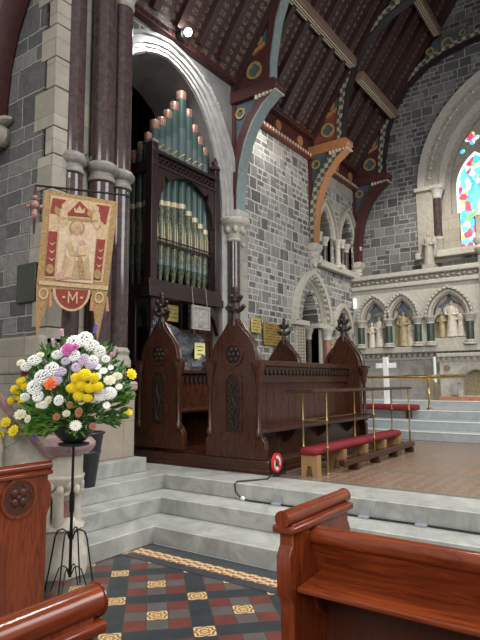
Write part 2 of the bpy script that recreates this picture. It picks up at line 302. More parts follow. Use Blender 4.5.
# ---------------------------------------------------------------- geometry helpers
OFF = {}
def MY(y0): return lambda u, v, d: (u, y0-d, v)       # plane facing south: u = X, v = Z, d = towards the viewer's side
def MX(x0): return lambda u, v, d: (x0-d, u, v)       # plane facing west: u = Y
def MZ(): return lambda u, v, d: (u, v, d)
class B:
    def __init__(s): s.bm = bmesh.new()
    def prism(s, pts, d0, d1, M):
        a = [s.bm.verts.new(M(u, v, d0)) for u, v in pts]; b = [s.bm.verts.new(M(u, v, d1)) for u, v in pts]; n = len(pts)
        s.bm.faces.new(a); s.bm.faces.new(b[::-1])
        for i in range(n): s.bm.faces.new((a[i], b[i], b[(i+1) % n], a[(i+1) % n]))
        return s
    def holed(s, outer, holes, d0, d1, M):
        loops = [outer]+holes; flat = [p for l in loops for p in l]
        tris = tessellate_polygon([[Vector((p[0], p[1], 0)) for p in l] for l in loops])
        a = [s.bm.verts.new(M(u, v, d0)) for u, v in flat]; b = [s.bm.verts.new(M(u, v, d1)) for u, v in flat]
        for t in tris:
            s.bm.faces.new([a[i] for i in t]); s.bm.faces.new([b[i] for i in reversed(t)])
        o = 0
        for l in loops:
            n = len(l)
            for i in range(n): s.bm.faces.new((a[o+i], b[o+i], b[o+(i+1) % n], a[o+(i+1) % n]))
            o += n
        return s
    def box(s, x0, x1, y0, y1, z0, z1):
        return s.prism([(x0, y0), (x1, y0), (x1, y1), (x0, y1)], z0, z1, MZ())
    def band(s, inner, outer, d0, d1, M, closed=False):
        n = len(inner); q = [[s.bm.verts.new(M(*p, d)) for p in l] for l, d in ((inner, d0), (outer, d0), (outer, d1), (inner, d1))]
        for i in range(n if closed else n-1):
            j = (i+1) % n
            for k in range(4): s.bm.faces.new((q[k][i], q[k][j], q[(k+1) % 4][j], q[(k+1) % 4][i]))
        if not closed:
            s.bm.faces.new([q[k][0] for k in range(4)]); s.bm.faces.new([q[k][-1] for k in range(3, -1, -1)])
        return s
    def tube(s, pts, r, n=8, closed=False):
        pts = [Vector(p) for p in pts]; m = len(pts); rr = r if isinstance(r, (list, tuple)) else [r]*m
        rings = []; ref = None
        for i, p in enumerate(pts):
            if closed: t = pts[(i+1) % m]-pts[i-1]
            else: t = pts[min(i+1, m-1)]-pts[max(i-1, 0)]
            t.normalize()
            if ref is None: ref = Vector((0, 0, 1)) if abs(t.z) < .9 else Vector((1, 0, 0))
            x = t.cross(ref)
            if x.length < 1e-4: x = t.cross(Vector((0, 1, 0)))
            x.normalize(); y = x.cross(t).normalized(); ref = y
            rings.append([s.bm.verts.new(p+x*rr[i]*math.cos(2*PI*k/n)+y*rr[i]*math.sin(2*PI*k/n)) for k in range(n)])
        for i in range(m if closed else m-1):
            A, Bq = rings[i], rings[(i+1) % m]
            for k in range(n): s.bm.faces.new((A[k], A[(k+1) % n], Bq[(k+1) % n], Bq[k]))
        if not closed: s.bm.faces.new(rings[0][::-1]); s.bm.faces.new(rings[-1])
        return s
    def lathe(s, prof, c=(0, 0, 0), n=16, ph=0):
        """profile [(r, z)] about the vertical axis through c"""
        rings = [[s.bm.verts.new((c[0]+r*math.cos(2*PI*k/n+ph), c[1]+r*math.sin(2*PI*k/n+ph), c[2]+z)) for k in range(n)] for r, z in prof]
        for A, Q in zip(rings, rings[1:]):
            for k in range(n): s.bm.faces.new((A[k], A[(k+1) % n], Q[(k+1) % n], Q[k]))
        s.bm.faces.new(rings[0][::-1]); s.bm.faces.new(rings[-1]); return s
    def ball(s, c, r, u=10, v=7, rot=None):
        if not isinstance(r, (tuple, list)): r = (r, r, r)
        M = Matrix.Translation(c) @ (rot.to_4x4() if rot else Matrix()) @ Matrix.Diagonal((*r, 1))
        bmesh.ops.create_uvsphere(s.bm, u_segments=u, v_segments=v, radius=1, matrix=M); return s
    def grid(s, f, nu, nv, th=0.004):
        """thin sheet from f(u, v) -> point, given a real thickness"""
        P = [[Vector(f(i/nu, j/nv)) for j in range(nv+1)] for i in range(nu+1)]
        top = [[None]*(nv+1) for _ in range(nu+1)]; bot = [[None]*(nv+1) for _ in range(nu+1)]
        for i in range(nu+1):
            for j in range(nv+1):
                a = P[min(i+1, nu)][j]-P[max(i-1, 0)][j]; b = P[i][min(j+1, nv)]-P[i][max(j-1, 0)]
                n = a.cross(b); n = n.normalized() if n.length > 1e-9 else Vector((0, 0, 1))
                top[i][j] = s.bm.verts.new(P[i][j]+n*th/2); bot[i][j] = s.bm.verts.new(P[i][j]-n*th/2)
        for i in range(nu):
            for j in range(nv):
                s.bm.faces.new((top[i][j], top[i+1][j], top[i+1][j+1], top[i][j+1])); s.bm.faces.new((bot[i][j], bot[i][j+1], bot[i+1][j+1], bot[i+1][j]))
        for i in range(nu):
            for j in (0, nv): s.bm.faces.new((top[i][j], bot[i][j], bot[i+1][j], top[i+1][j]))
        for j in range(nv):
            for i in (0, nu): s.bm.faces.new((top[i][j], top[i][j+1], bot[i][j+1], bot[i][j]))
        return s
    def build(s, name, mat, parent=None, bevel=0, ang=38, origin=None):
        bm = s.bm; off = Vector(OFF.get(parent, (0, 0, 0))) if parent else Vector(origin or (0, 0, 0))
        bmesh.ops.recalc_face_normals(bm, faces=bm.faces)
        for v in bm.verts: v.co -= off
        for f in bm.faces: f.smooth = True
        for e in bm.edges:
            if len(e.link_faces) == 2 and e.calc_face_angle(0) > math.radians(ang): e.smooth = False
        me = bpy.data.meshes.new(name); bm.to_mesh(me); bm.free(); me.materials.append(MATS[mat])
        o = bpy.data.objects.new(name, me); C.objects.link(o)
        if parent: o.parent = parent; OFF[o] = tuple(off)
        else: o.location = off; OFF[o] = tuple(off)
        if bevel:
            b = o.modifiers.new('bevel', 'BEVEL'); b.width = bevel; b.segments = 2; b.limit_method = 'ANGLE'; b.angle_limit = math.radians(40)
        return o
def thing(name, label, cat, loc=(0, 0, 0), group=None, local=False):
    o = bpy.data.objects.new(name, None); o.empty_display_size = .1; C.objects.link(o); o.location = loc
    OFF[o] = (0, 0, 0) if local else tuple(loc); o['label'] = label; o['category'] = cat
    if group: o['group'] = group
    return o
def tag(o, label, cat, group=None):
    o['label'] = label; o['category'] = cat
    if group: o['group'] = group
    return o
def struct(o, label=None, cat=None):
    o['kind'] = 'structure'
    if label: o['label'] = label
    if cat: o['category'] = cat
    return o
def sroot(name, label, loc=(0, 0, 0), cat='trim'):
    o = bpy.data.objects.new(name, None); C.objects.link(o); o.location = loc; OFF[o] = tuple(loc); o['kind'] = 'structure'; o['label'] = label; o['category'] = cat; return o
def dup(o, loc=None, rz=None, label=None, parent=None):
    c = o.copy(); C.objects.link(c)
    if parent: c.parent = parent
    if loc is not None: c.location = loc
    if rz is not None: c.rotation_euler = (0, 0, rz)
    if label: c['label'] = label
    for ch in list(o.children): dup(ch, parent=c)
    return c
def arch(cx, zs, hw, rise, n=14):
    """pointed arch from the left spring over the apex to the right spring"""
    r = (hw*hw+rise*rise)/(2*hw); out = []
    a1 = math.atan2(rise, r-hw)
    for i in range(n+1):
        a = a1*i/n; out.append((cx-hw+r-r*math.cos(a), zs+r*math.sin(a)))
    return out+[(2*cx-u, v) for u, v in out[-2::-1]]
def circ(cx, cz, r, n=24, ph=0): return [(cx+r*math.cos(2*PI*i/n+ph), cz+r*math.sin(2*PI*i/n+ph)) for i in range(n)]
def foil(cx, cz, r, lobes=4, depth=.3, n=40, ph=0):
    return [(cx+r*(1-depth*(1-abs(math.cos(lobes*a/2+ph))))*math.cos(a), cz+r*(1-depth*(1-abs(math.cos(lobes*a/2+ph))))*math.sin(a)) for a in (2*PI*i/n for i in range(n))]
def shaft(parent, x, y, z0, z1, r, mat, cap=.22, base=.14, stone='carved_stone', n=16, name='shaft'):
    parent = B().lathe([(r, z0+base*.6), (r, z1-cap*.7)], (x, y, 0), n).build(name, mat, parent)
    B().lathe([(r*1.0, z1-cap), (r*1.18, z1-cap*.93), (r*1.02, z1-cap*.85), (r*1.1, z1-cap*.55), (r*1.55, z1-cap*.25), (r*1.6, z1-cap*.2), (r*1.75, z1-cap*.12), (r*1.75, z1)], (x, y, 0), n).build('capital', stone, parent)
    B().lathe([(r*1.7, z0), (r*1.7, z0+base*.3), (r*1.3, z0+base*.5), (r*1.45, z0+base*.7), (r*1.1, z0+base)], (x, y, 0), n).build('base', stone, parent)
def figure(parent, x, y, z, h, mat, face=PI, name='relief_figure', arms=True):
    """robed standing figure facing west"""
    b = B(); s = h
    b.lathe([(.17*s, 0), (.15*s, .12*s), (.12*s, .45*s), (.115*s, .58*s), (.135*s, .72*s), (.12*s, .79*s), (.05*s, .83*s), (.04*s, .86*s)], (x, y, z), 12)
    b.ball((x, y, z+.92*s), (.06*s, .055*s, .08*s))
    for q in (-1, 1):
        b.tube([(x, y+q*.12*s, z+.76*s), (x-.03*s, y+q*.16*s, z+.62*s), (x-.12*s, y+q*.05*s, z+.60*s)], [.045*s, .045*s, .03*s], 8)
    return b.build(name, mat, parent)
# ================================================================ structure
YN, XE, XW, YA = 6.6, 15.5, 3.8, 2.0        # north wall, east wall, nave east wall, chancel axis
ZN = MY(YN); ZE = MX(XE)
struct(B().box(-6, 4.16, -7, 12, -.12, 0).build('floor', 'nave_tiles'))
B_ = B().box(3.72, 3.83, -6, 4.0, .0005, .004)
struct(B_.build('trim_1', 'dark_border_tiles'))
struct(B().box(3.83, 3.97, -6, 4.02, .0005, .005).build('trim_2', 'border_tiles'))
struct(B().box(3.97, 4.15, -6, 4.02, .0005, .004).build('trim_3', 'dark_border_tiles'))
# three marble steps: L-shaped treads round the nave corner
def lstep(x, y, z0, z1, x2, y2):
    return [(x, -6), (x, y), (-3, y), (-3, 12), (x2, 12), (x2, -6)]
st = sroot('chancel_steps', 'three pale grey marble steps turning a corner up to the chancel', (4.16, 4.03, 0), 'steps')
for x, y, z0, z1 in ((4.16, 4.04, 0, .17), (4.61, 4.38, .17, .34), (5.0, 4.70, .34, .51)):
    pts = [(x, -6), (x, y), (3.2, y), (3.2, 9), (5.56, 9), (5.56, -6)]
    B().prism(pts, z0, z1, MZ()).build('step', 'step_marble', st, .008)
struct(B().box(5.56, 16, -2.6, 9, .3, .505).build('floor_chancel', 'chancel_tiles'))
blk = B().box(3.3, 5.03, 5.02, 6.6, .51, .68)
struct(blk.build('trim_4', 'step_marble', bevel=.008), 'marble plinth block under the chancel arch pier', 'plinth')

# sanctuary steps
ss = sroot('sanctuary_steps', 'grey marble steps rising to the altar', (10.45, 2, .51), 'steps')
for x, z0, z1 in ((10.45, .505, .67), (11.0, .67, .83), (11.85, .83, .99), (14.05, .99, 1.12)):
    B().box(x, 15.6, -2.6, 6.7, z0, z1).build('step', 'sanctuary_marble', ss, .006)
    B().box(x-.006, x+.05, -2.6, 6.6, z1-.012, z1+.004).build('nosing', 'white_marble', ss)

# ---- north wall of the chancel
def mirror(half, cx): return [(cx-u, v) for u, v in half]+[(cx+u, v) for u, v in reversed(half[:-1])]
oin = [(1.67, 4.9), (1.65, 5.4), (1.54, 5.9), (1.40, 6.35), (1.21, 6.73), (1.02, 7.02), (.8, 7.25), (.53, 7.42), (.25, 7.52), (0, 7.56)]
oout = [(2.16, 4.9), (2.16, 5.44), (2.05, 6.0), (1.88, 6.45), (1.64, 6.86), (1.42, 7.17), (1.17, 7.41), (.75, 7.66), (.35, 7.79), (0, 7.84)]
omid = [((a[0]+b[0])/2, (a[1]+b[1])/2) for a, b in zip(oin, oout)]
OCX = 7.0
door_in = arch(12.38, 3.08, .42, .87); nic_in = arch(14.22, 3.0, .36, .55)
cl = [(13.32, 5.52), (14.74, 5.6)]
holes = [[(OCX-1.67, .6)]+mirror(oin, OCX)+[(OCX+1.67, .6)],
         [(11.96, .6)]+door_in+[(12.80, .6)], [(13.86, .6)]+nic_in+[(14.58, .6)]]
for cx, zs in cl: holes.append([(cx-.38, 4.78)]+arch(cx, zs, .38, .78)+[(cx+.38, 4.78)])
struct(B().holed([(5.05, .3), (15.7, .3), (15.7, 8.25), (5.05, 8.25)], holes, 0, -.9, ZN).build('wall_north', 'grey_rubble'))
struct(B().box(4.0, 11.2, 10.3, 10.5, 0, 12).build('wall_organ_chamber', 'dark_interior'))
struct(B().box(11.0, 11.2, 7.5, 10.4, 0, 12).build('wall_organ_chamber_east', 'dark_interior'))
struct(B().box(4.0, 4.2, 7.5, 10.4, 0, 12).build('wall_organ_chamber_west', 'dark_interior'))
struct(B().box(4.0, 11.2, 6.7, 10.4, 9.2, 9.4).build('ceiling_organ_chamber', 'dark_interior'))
B_ = B().box(11.2, 15.6, 7.35, 7.5, .3, 4.7)
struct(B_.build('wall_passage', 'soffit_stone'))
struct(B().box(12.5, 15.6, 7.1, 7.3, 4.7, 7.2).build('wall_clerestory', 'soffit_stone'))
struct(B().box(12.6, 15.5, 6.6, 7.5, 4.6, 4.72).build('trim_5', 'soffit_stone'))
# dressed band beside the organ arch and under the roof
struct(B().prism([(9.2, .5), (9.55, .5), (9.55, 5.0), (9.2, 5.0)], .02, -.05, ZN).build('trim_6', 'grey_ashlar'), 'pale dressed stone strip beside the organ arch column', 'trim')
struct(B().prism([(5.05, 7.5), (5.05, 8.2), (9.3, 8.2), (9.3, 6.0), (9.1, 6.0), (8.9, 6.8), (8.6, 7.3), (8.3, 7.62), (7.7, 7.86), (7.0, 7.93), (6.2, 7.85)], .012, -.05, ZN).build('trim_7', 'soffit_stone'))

# soffit lining of the organ arch (deep)
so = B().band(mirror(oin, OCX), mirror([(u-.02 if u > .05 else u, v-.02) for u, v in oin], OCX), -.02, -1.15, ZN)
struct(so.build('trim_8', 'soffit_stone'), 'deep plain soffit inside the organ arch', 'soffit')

# organ arch mouldings
oa = sroot('organ_arch', 'tall moulded pointed stone arch round the organ', (OCX, YN, .51), 'arch')
def offs(l, t): return [(a[0]*(1-t)+b[0]*t, a[1]*(1-t)+b[1]*t) for a, b in zip(oin, oout)]
for t0, t1, d0, d1 in ((-.02, .2, -.25, .02), (.2, .40, -.1, .05), (.40, .58, -.05, .09), (.58, .84, -.03, .06), (.84, 1.02, -.02, .12)):
    B().band(mirror(offs(oin, t0), OCX), mirror(offs(oin, t1), OCX), d0, d1, ZN).build('moulding', 'arch_stone', oa)
B().band(mirror(oin, OCX), mirror(oout, OCX), -.3, .01, ZN).build('voussoirs', 'arch_stone', oa)
for x in (8.93, 5.2):
    B().lathe([(.13, .75), (.13, 4.5)], (x, 6.5, 0)).build('shaft', 'granite_shaft', oa)
    B().lathe([(.14, 4.45), (.17, 4.48), (.14, 4.52), (.17, 4.62), (.24, 4.75), (.30, 4.80)], (x, 6.5, 0)).build('capital', 'pale_carved_stone', oa)
    b = B()
    for i in range(8):
        a = i*PI/4; b.ball((x+.2*math.cos(a), 6.5+.2*math.sin(a), 4.7), (.06, .06, .09))
    b.build('capital_leaves', 'pale_carved_stone', oa)
    B().lathe([(.30, 4.79), (.34, 4.84), (.34, 4.90), (.31, 4.93)], (x, 6.5, 0), 8, PI/8).build('abacus', 'pale_carved_stone', oa)
    B().prism([(x-.28, .51), (x+.28, .51), (x+.28, 4.9), (x-.28, 4.9)], 0.02, -.3, ZN).build('jamb', 'arch_stone', oa)

# doorway with carved orders
da = sroot('sedilia_doorway', 'tall pointed stone doorway with carved arch in the north wall', (12.38, YN, .51), 'doorway')
def order(root, cx, zs, hw0, r0, hw1, r1, d0, d1, M, mat='carved_stone', nm='moulding', leg=None):
    a, c = arch(cx, zs, hw0, r0), arch(cx, zs, hw1, r1)
    if leg is not None: a = [(cx-hw0, leg)]+a+[(cx+hw0, leg)]; c = [(cx-hw1, leg)]+c+[(cx+hw1, leg)]
    return B().band(a, c, d0, d1, M).build(nm, mat, root)
order(da, 12.4, 3.08, .42, .87, .56, 1.02, -.3, -.06, ZN, 'pale_carved_stone')
order(da, 12.4, 3.08, .56, 1.02, .72, 1.14, -.15, .02, ZN)
order(da, 12.4, 3.08, .72, 1.14, .84, 1.24, -.08, .08, ZN, 'pale_carved_stone')
order(da, 12.4, 3.08, .86, 1.26, 1.0, 1.38, -.02, .14, ZN, 'pale_carved_stone', 'hood')
b = B().tube([(u, 6.52, v) for u, v in arch(12.4, 3.08, .78, 1.19, 9)], .02, 6)
for u, v in arch(12.4, 3.08, .78, 1.19, 9)[1:-1]: b.ball((u, 6.5, v), .06, 8, 6)
b.build('carved_flowers', 'carved_stone', da)
for x0, x1 in ((11.55, 11.98), (12.80, 13.3)):
    B().prism([(x0, .51), (x1, .51), (x1, 3.02), (x0, 3.02)], .06, -.3, ZN).build('jamb', 'pale_carved_stone', da)
    B().prism([(x0-.2, 2.98), (x1+.1, 2.98), (x1+.1, 3.1), (x0-.2, 3.1)], .14, -.3, ZN).build('impost', 'pale_carved_stone', da)
b = B()
for i in range(16):
    for j in range(3): b.ball((11.62+.13*j, 6.53, 1.9+i*.075), (.045, .03, .03), 6, 5)
b.build('carved_diaper', 'mosaic_gold', da)
shaft(da, 12.95, 6.42, .7, 2.98, .1, 'red_marble', .32, .2, 'pale_carved_stone')
shaft(da, 12.62, 6.8, .7, 2.98, .08, 'granite_shaft', .3, .2, 'carved_stone')
na = sroot('niche_arch', 'small pointed wall niche with trefoil head beside the corner', (14.22, YN, .51), 'niche')
order(na, 14.22, 3.0, .36, .55, .50, .68, -.2, .03, ZN, leg=.6)
order(na, 14.22, 3.0, .50, .68, .62, .80, -.05, .1, ZN, 'pale_carved_stone')
for q in (-1, 1):
    b = B().prism([(14.22+q*.36, 3.0), (14.22+q*.12, 3.12), (14.22+q*.3, 3.3)], -.1, -.16, ZN); b.build('cusp', 'carved_stone', na)
    shaft(na, 14.22+q*.42, 6.55, .7, 3.0, .06, 'red_marble', .25, .15)
# clerestory pair
for i, (cx, zs) in enumerate(cl):
    ca = sroot('clerestory_arch', ('western' if i == 0 else 'eastern')+' of the two clerestory arches high in the north wall', (cx, YN, 4.7), 'arch')
    order(ca, cx, zs, .38, .78, .47, .90, -.3, -.04, ZN, 'red_paint' if 0 else 'carved_stone', leg=4.85)
    order(ca, cx, zs, .47, .90, .58, 1.02, -.1, .04, ZN, 'pale_carved_stone')
    order(ca, cx, zs, .60, 1.04, .68, 1.14, -.02, .1, ZN, 'carved_stone', 'hood')
    shaft(ca, cx+.22, 6.75, 4.75, zs+.06, .09, 'granite_shaft', .25, .15, 'pale_carved_stone')
    shaft(ca, cx-.50, 6.53, 4.75, zs+.02, .06, 'granite_shaft', .25, .15, 'pale_carved_stone')
    shaft(ca, cx+.56, 6.50, 4.75, zs+.02, .07, 'pale_carved_stone', .25, .15, 'pale_carved_stone')
B_ = B().prism([(12.75, 4.62), (15.45, 4.62), (15.45, 4.80), (12.75, 4.80)], .16, -.1, ZN)
struct(B_.build('trim_9', 'pale_carved_stone', bevel=.02), 'pale sill course under the clerestory arches', 'sill')
struct(B().prism([(12.5, 7.0), (15.5, 7.0), (15.5, 7.35), (12.5, 7.35)], .02, -.1, ZN).build('trim_10', 'grey_ashlar'))
# wall plates (painted cornice)
wp = sroot('wall_plate', 'carved red painted wall plate under the chancel roof', (10, YN, 7.4), 'cornice')
for x0, x1 in ((4.6, 9.0), (9.2, 12.4), (12.6, 15.4)):
    z = 0 if x0 > 9 else .55
    B().prism([(x0, 7.40+z*.9), (x1, 7.40+z*.9), (x1, 7.53+z*.9), (x0, 7.53+z*.9)], .16, -.1, ZN).build('lower_moulding', 'red_paint' if x0 > 9 else 'maroon_paint', wp, .02)
    b = B(); n = int((x1-x0)/.13)
    for i in range(n): b.box(x0+.13*i+.03, x0+.13*i+.09, YN-.175, YN-.15, 7.43+z*.9, 7.50+z*.9)
    b.build('carved_blocks', 'cream_paint' if x0 > 9 else 'maroon_paint', wp)
    if x0 > 9:
        B().prism([(x0, 7.53), (x1, 7.53), (x1, 7.92), (x0, 7.92)], .05, -.1, ZN).build('frieze', 'maroon_paint', wp)
        B().prism([(x0, 7.92), (x1, 7.92), (x1, 8.04), (x0, 8.04)], .22, -.1, ZN).build('upper_moulding', 'maroon_paint', wp, .02)
        for i in range(3):
            u = x0+(x1-x0)*(i+.5)/3
            B().prism(circ(u, 7.725, .13, 16), .09, .04, ZN).build('painted_roundel', 'ochre_paint', wp)

# ---- chancel arch pier
struct(B().box(3.83, 5.05, 5.62, 7.6, .3, 9.5).build('wall_pier', 'cream_ashlar'))
pr = sroot('chancel_arch_pier', 'clustered pier of polished dark granite shafts carrying the chancel arch', (4.45, 5.4, .68), 'pier')
B().box(3.82, 4.99, 5.2, 5.7, .68, 1.50).build('pedestal', 'pedestal_stone', pr, .01)
B().box(3.80, 5.02, 5.17, 5.7, 1.50, 1.62).build('pedestal_cap', 'pedestal_stone', pr, .03)
B().box(3.9, 4.9, 5.25, 5.7, 1.62, 1.85).build('pedestal_neck', 'pedestal_stone', pr, .04)
for x, y, r in ((4.10, 5.44, .135), (4.53, 5.40, .16), (4.84, 5.42, .155)):
    B().lathe([(r, 1.95), (r, 4.12)], (x, y, 0), 24).build('lower_shaft', 'granite_shaft', pr)
    B().lathe([(r, 4.38), (r, 6.75)], (x, y, 0), 24).build('upper_shaft', 'granite_shaft', pr)
    B().lathe([(r*1.3, 1.8), (r*1.3, 1.88), (r*1.1, 1.95), (r*1.2, 2.0), (r*1.0, 2.05)], (x, y, 0), 24).build('base', 'carved_stone', pr)
    B().lathe([(r*1.0, 4.14), (r*1.1, 4.15), (r*1.12, 4.19), (r*1.02, 4.21), (r*1.02, 4.25), (r*1.22, 4.27), (r*1.36, 4.30), (r*1.38, 4.34), (r*1.25, 4.36), (r*1.18, 4.385), (r*1.0, 4.40)], (x, y, 0), 24).build('annulet', 'annulet_stone', pr)
    B().lathe([(r*1.0, 6.72), (r*1.15, 6.76), (r*1.05, 6.82), (r*1.4, 7.0), (r*1.8, 7.12), (r*1.9, 7.25)], (x, y, 0), 24).build('capital', 'carved_stone', pr)
B().lathe([(.10, 1.9), (.10, 7.1)], (4.33, 5.56, 0), 12).build('stone_roll', 'cream_ashlar', pr)
b = B()
for i in range(9): b.ball((4.33+.05*math.cos(i*2), 5.42, 4.38+.06*math.sin(i*2.3)), (.035, .03, .045), 8, 6)
b.build('carved_leaf_boss', 'bronze_plaque', pr)
B().box(3.72, 5.2, 5.1, 5.8, 7.22, 7.45).build('impost', 'carved_stone', pr, .03)
# nave wall to the left, with its corbel and big cream quoins
struct(B().box(3.8, 4.6, 5.62, 12, 0, 8.6).build('wall_east_nave', 'nave_rubble'))
q = sroot('pier_quoins', 'cream dressed quoin stones up the corner of the nave wall', (3.8, 5.4, 0), 'quoins')
z = .6; i = 0
while z < 8.4:
    h = (.42, .34, .5, .38)[i % 4]; wd = (.24, .10, .34, .12)[i % 4]
    B().box(3.785, 4.0, 5.38, 5.44+wd, z+.006, z+h-.006).build('quoin', 'cream_ashlar', q, .01); z += h; i += 1
struct(B().box(3.72, 4.1, 5.38, 12, 1.7, 2.15).build('trim_11', 'cream_ashlar', bevel=.04), 'pale plinth course along the foot of the nave wall', 'plinth')
struct(B().box(3.68, 4.1, 5.5, 12, 0, 1.7).build('trim_12', 'cream_ashlar'))
B().ball((3.72, 6.45, 4.75), (.16, .2, .16)).ball((3.74, 6.45, 4.95), (.12, .26, .07)).build('corbel', 'carved_stone', q)
# nave roof brace and boards at the upper left
nb = sroot('nave_roof_brace', 'curved maroon timber brace against the nave wall', (3.7, 6.2, 5), 'brace')
path = [(3.62, 6.43, 4.6), (3.62, 6.42, 5.2), (3.62, 6.36, 5.7), (3.62, 6.22, 6.15), (3.62, 6.0, 6.55), (3.62, 5.65, 6.95), (3.62, 5.1, 7.35), (3.62, 4.3, 7.7)]
def sweep(path, w, h):
    """rectangular bar swept along a path in a plane of constant X: w across X, h across the curve"""
    b = B(); rings = []
    P = [Vector(p) for p in path]
    for i, p in enumerate(P):
        t = (P[min(i+1, len(P)-1)]-P[max(i-1, 0)]).normalized(); nrm = Vector((1, 0, 0)).cross(t).normalized()
        rings.append([b.bm.verts.new(p+Vector((sx*w/2, 0, 0))+nrm*sy*h/2) for sx, sy in ((-1, -1), (1, -1), (1, 1), (-1, 1))])
    for A, Q in zip(rings, rings[1:]):
        for k in range(4): b.bm.faces.new((A[k], A[(k+1) % 4], Q[(k+1) % 4], Q[k]))
    b.bm.faces.new(rings[0][::-1]); b.bm.faces.new(rings[-1]); return b
sweep(path, .3, .12).build('rib', 'maroon_paint', nb)
sweep([(3.62, y+.15, z+.05) for _, y, z in path], .22, .22).build('backing_rib', 'roof_dark', nb)
struct(B().prism([(6.60, 4.4), (6.60, 5.3), (6.45, 6.0), (6.1, 6.6), (5.6, 7.15), (4.6, 7.75), (4.6, 12), (12, 12), (12, 4.4)], 3.5, 3.74, lambda u, v, d: (d, u, v)).build('ceiling_nave', 'roof_dark'))

# ---- east wall with the great window
lights = [(3.18, .54), (2.0, .54), (.82, .54)]
eo = arch(YA, 7.0, 1.85, 2.35, 20)
hole = [(YA-1.85, 5.15)]+eo+[(YA+1.85, 5.15)]
struct(B().holed([(-2.8, .3), (6.8, .3), (6.8, 9), (YA, 16.2), (-2.8, 9)], [[(YA-2.27, 5.15)]+arch(YA, 7.05, 2.27, 2.84, 20)+[(YA+2.27, 5.15)]], 0, -1.0, ZE).build('wall_east', 'dark_rubble'))
ew = sroot('east_window_arch', 'great moulded stone arch framing the stained glass window', (XE, YA, 5.3), 'arch')
for hw0, r0, hw1, r1, d0, d1, m in ((1.85, 2.35, 1.98, 2.5, -.45, -.2, 'carved_stone'), (1.98, 2.5, 2.12, 2.68, -.35, -.08, 'pale_carved_stone'), (2.12, 2.68, 2.26, 2.83, -.2, .02, 'carved_stone'),
                                     (2.26, 2.83, 2.48, 3.08, -.1, .04, 'carved_stone'), (2.48, 3.08, 2.68, 3.32, -.05, .12, 'pale_carved_stone')):
    order(ew, YA, 7.05, hw0, r0, hw1, r1, d0, d1, ZE, m)
for q in (-1, 1):
    y = YA+q*2.18
    B().prism([(YA+q*1.85, 5.1), (YA+q*2.04, 5.1), (YA+q*2.04, 7.05), (YA+q*1.85, 7.05)], -.2, -.5, ZE).build('inner_jamb', 'carved_stone', ew)
    B().prism([(YA+q*2.0, 5.1), (YA+q*2.32, 5.1), (YA+q*2.32, 7.1), (YA+q*2.0, 7.1)], -.25, -.6, ZE).build('shaft_recess', 'carved_stone', ew)
    B().prism([(YA+q*2.28, 5.1), (YA+q*2.74, 5.1), (YA+q*2.74, 7.05), (YA+q*2.28, 7.05)], .06, -.3, ZE).build('outer_jamb', 'carved_stone', ew)
    B().lathe([(.12, 5.6), (.12, 6.75)], (XE+.02, y, 0), 20).build('shaft', 'granite_shaft', ew)
    B().lathe([(.15, 5.15), (.15, 5.5), (.17, 5.53), (.14, 5.6), (.12, 5.62)], (XE+.02, y, 0), 16).build('base', 'carved_stone', ew)
    B().lathe([(.12, 6.72), (.14, 6.76), (.13, 6.8), (.18, 6.95), (.22, 7.0)], (XE+.02, y, 0), 16).build('capital', 'pale_carved_stone', ew)
    B().prism([(YA+q*1.98, 6.98), (YA+q*2.78, 6.98), (YA+q*2.78, 7.1), (YA+q*1.98, 7.1)], .16, -.3, ZE).build('impost', 'pale_carved_stone', ew, .02)
b = B().tube([(XE-.03, u, v) for u, v in arch(YA, 7.05, 2.37, 2.95, 14)], .02, 6)
for i, (u, v) in enumerate(arch(YA, 7.05, 2.37, 2.95, 14)): b.ball((XE-.05, u, v), .055, 8, 6)
b.build('carved_flowers', 'pale_carved_stone', ew)
# tracery
tr = sroot('window_1', 'stained glass east window with stone tracery', (XE+.3, YA, 5.2), 'window')
lh = []
for cy, hw in lights: lh.append([(cy-hw, 5.3)]+arch(cy, 7.0, hw, .98)+[(cy+hw, 5.3)])
piers = [foil(3.23-.0, 8.38, .2, 4, .45), foil(2.0, 8.75, .3, 4, .4), foil(.8, 8.38, .2, 4, .45), circ(3.5, 8.06, .075, 12), circ(2.9, 8.1, .075, 12), circ(2.6, 8.35, .09, 12), circ(1.4, 8.35, .09, 12), circ(1.1, 8.1, .07, 12)]
B().holed(hole, lh+piers, -.32, -.46, ZE).build('tracery', 'carved_stone', tr)
B().holed(hole, [], -.37, -.40, ZE).build('pane', 'stained_glass', tr)
for (cy, hw) in lights:
    a = arch(cy, 7.0, hw, .98); c_ = arch(cy, 7.0, hw-.05, .91)
    B().band([(cy-hw+.05, 5.3)]+c_+[(cy+hw-.05, 5.3)], [(cy-hw, 5.3)]+a+[(cy+hw, 5.3)], -.34, -.39, ZE).build('glass_border', 'glass_clear_border', tr)
# glass figures of the first light
for nm, pts in (('glass_red', [(3.34, 6.3), (3.52, 6.34), (3.5, 6.62), (3.38, 6.58)]), ('glass_yellow', [(2.78, 6.05), (3.12, 6.1), (3.05, 6.42), (2.85, 6.3)]), ('glass_green', [(3.16, 6.05), (3.34, 6.12), (3.28, 6.3), (3.18, 6.22)]), ('glass_blue', [(2.72, 5.3), (3.25, 5.3), (3.2, 5.9), (2.95, 6.02), (2.75, 5.9)]), ('glass_red', [(3.36, 5.6), (3.5, 5.55), (3.48, 5.8), (3.38, 5.82)]), ('glass_red', [(2.8, 7.1), (2.9, 7.05), (2.92, 7.3), (2.84, 7.28)])):
    B().prism(pts, -.345, -.375, ZE).build('glass_figure', nm, tr)
struct(B().prism([(-.5, 5.0), (4.8, 5.0), (4.8, 5.2), (-.5, 5.2)], .2, -.6, ZE).build('trim_13', 'pale_carved_stone', bevel=.03))
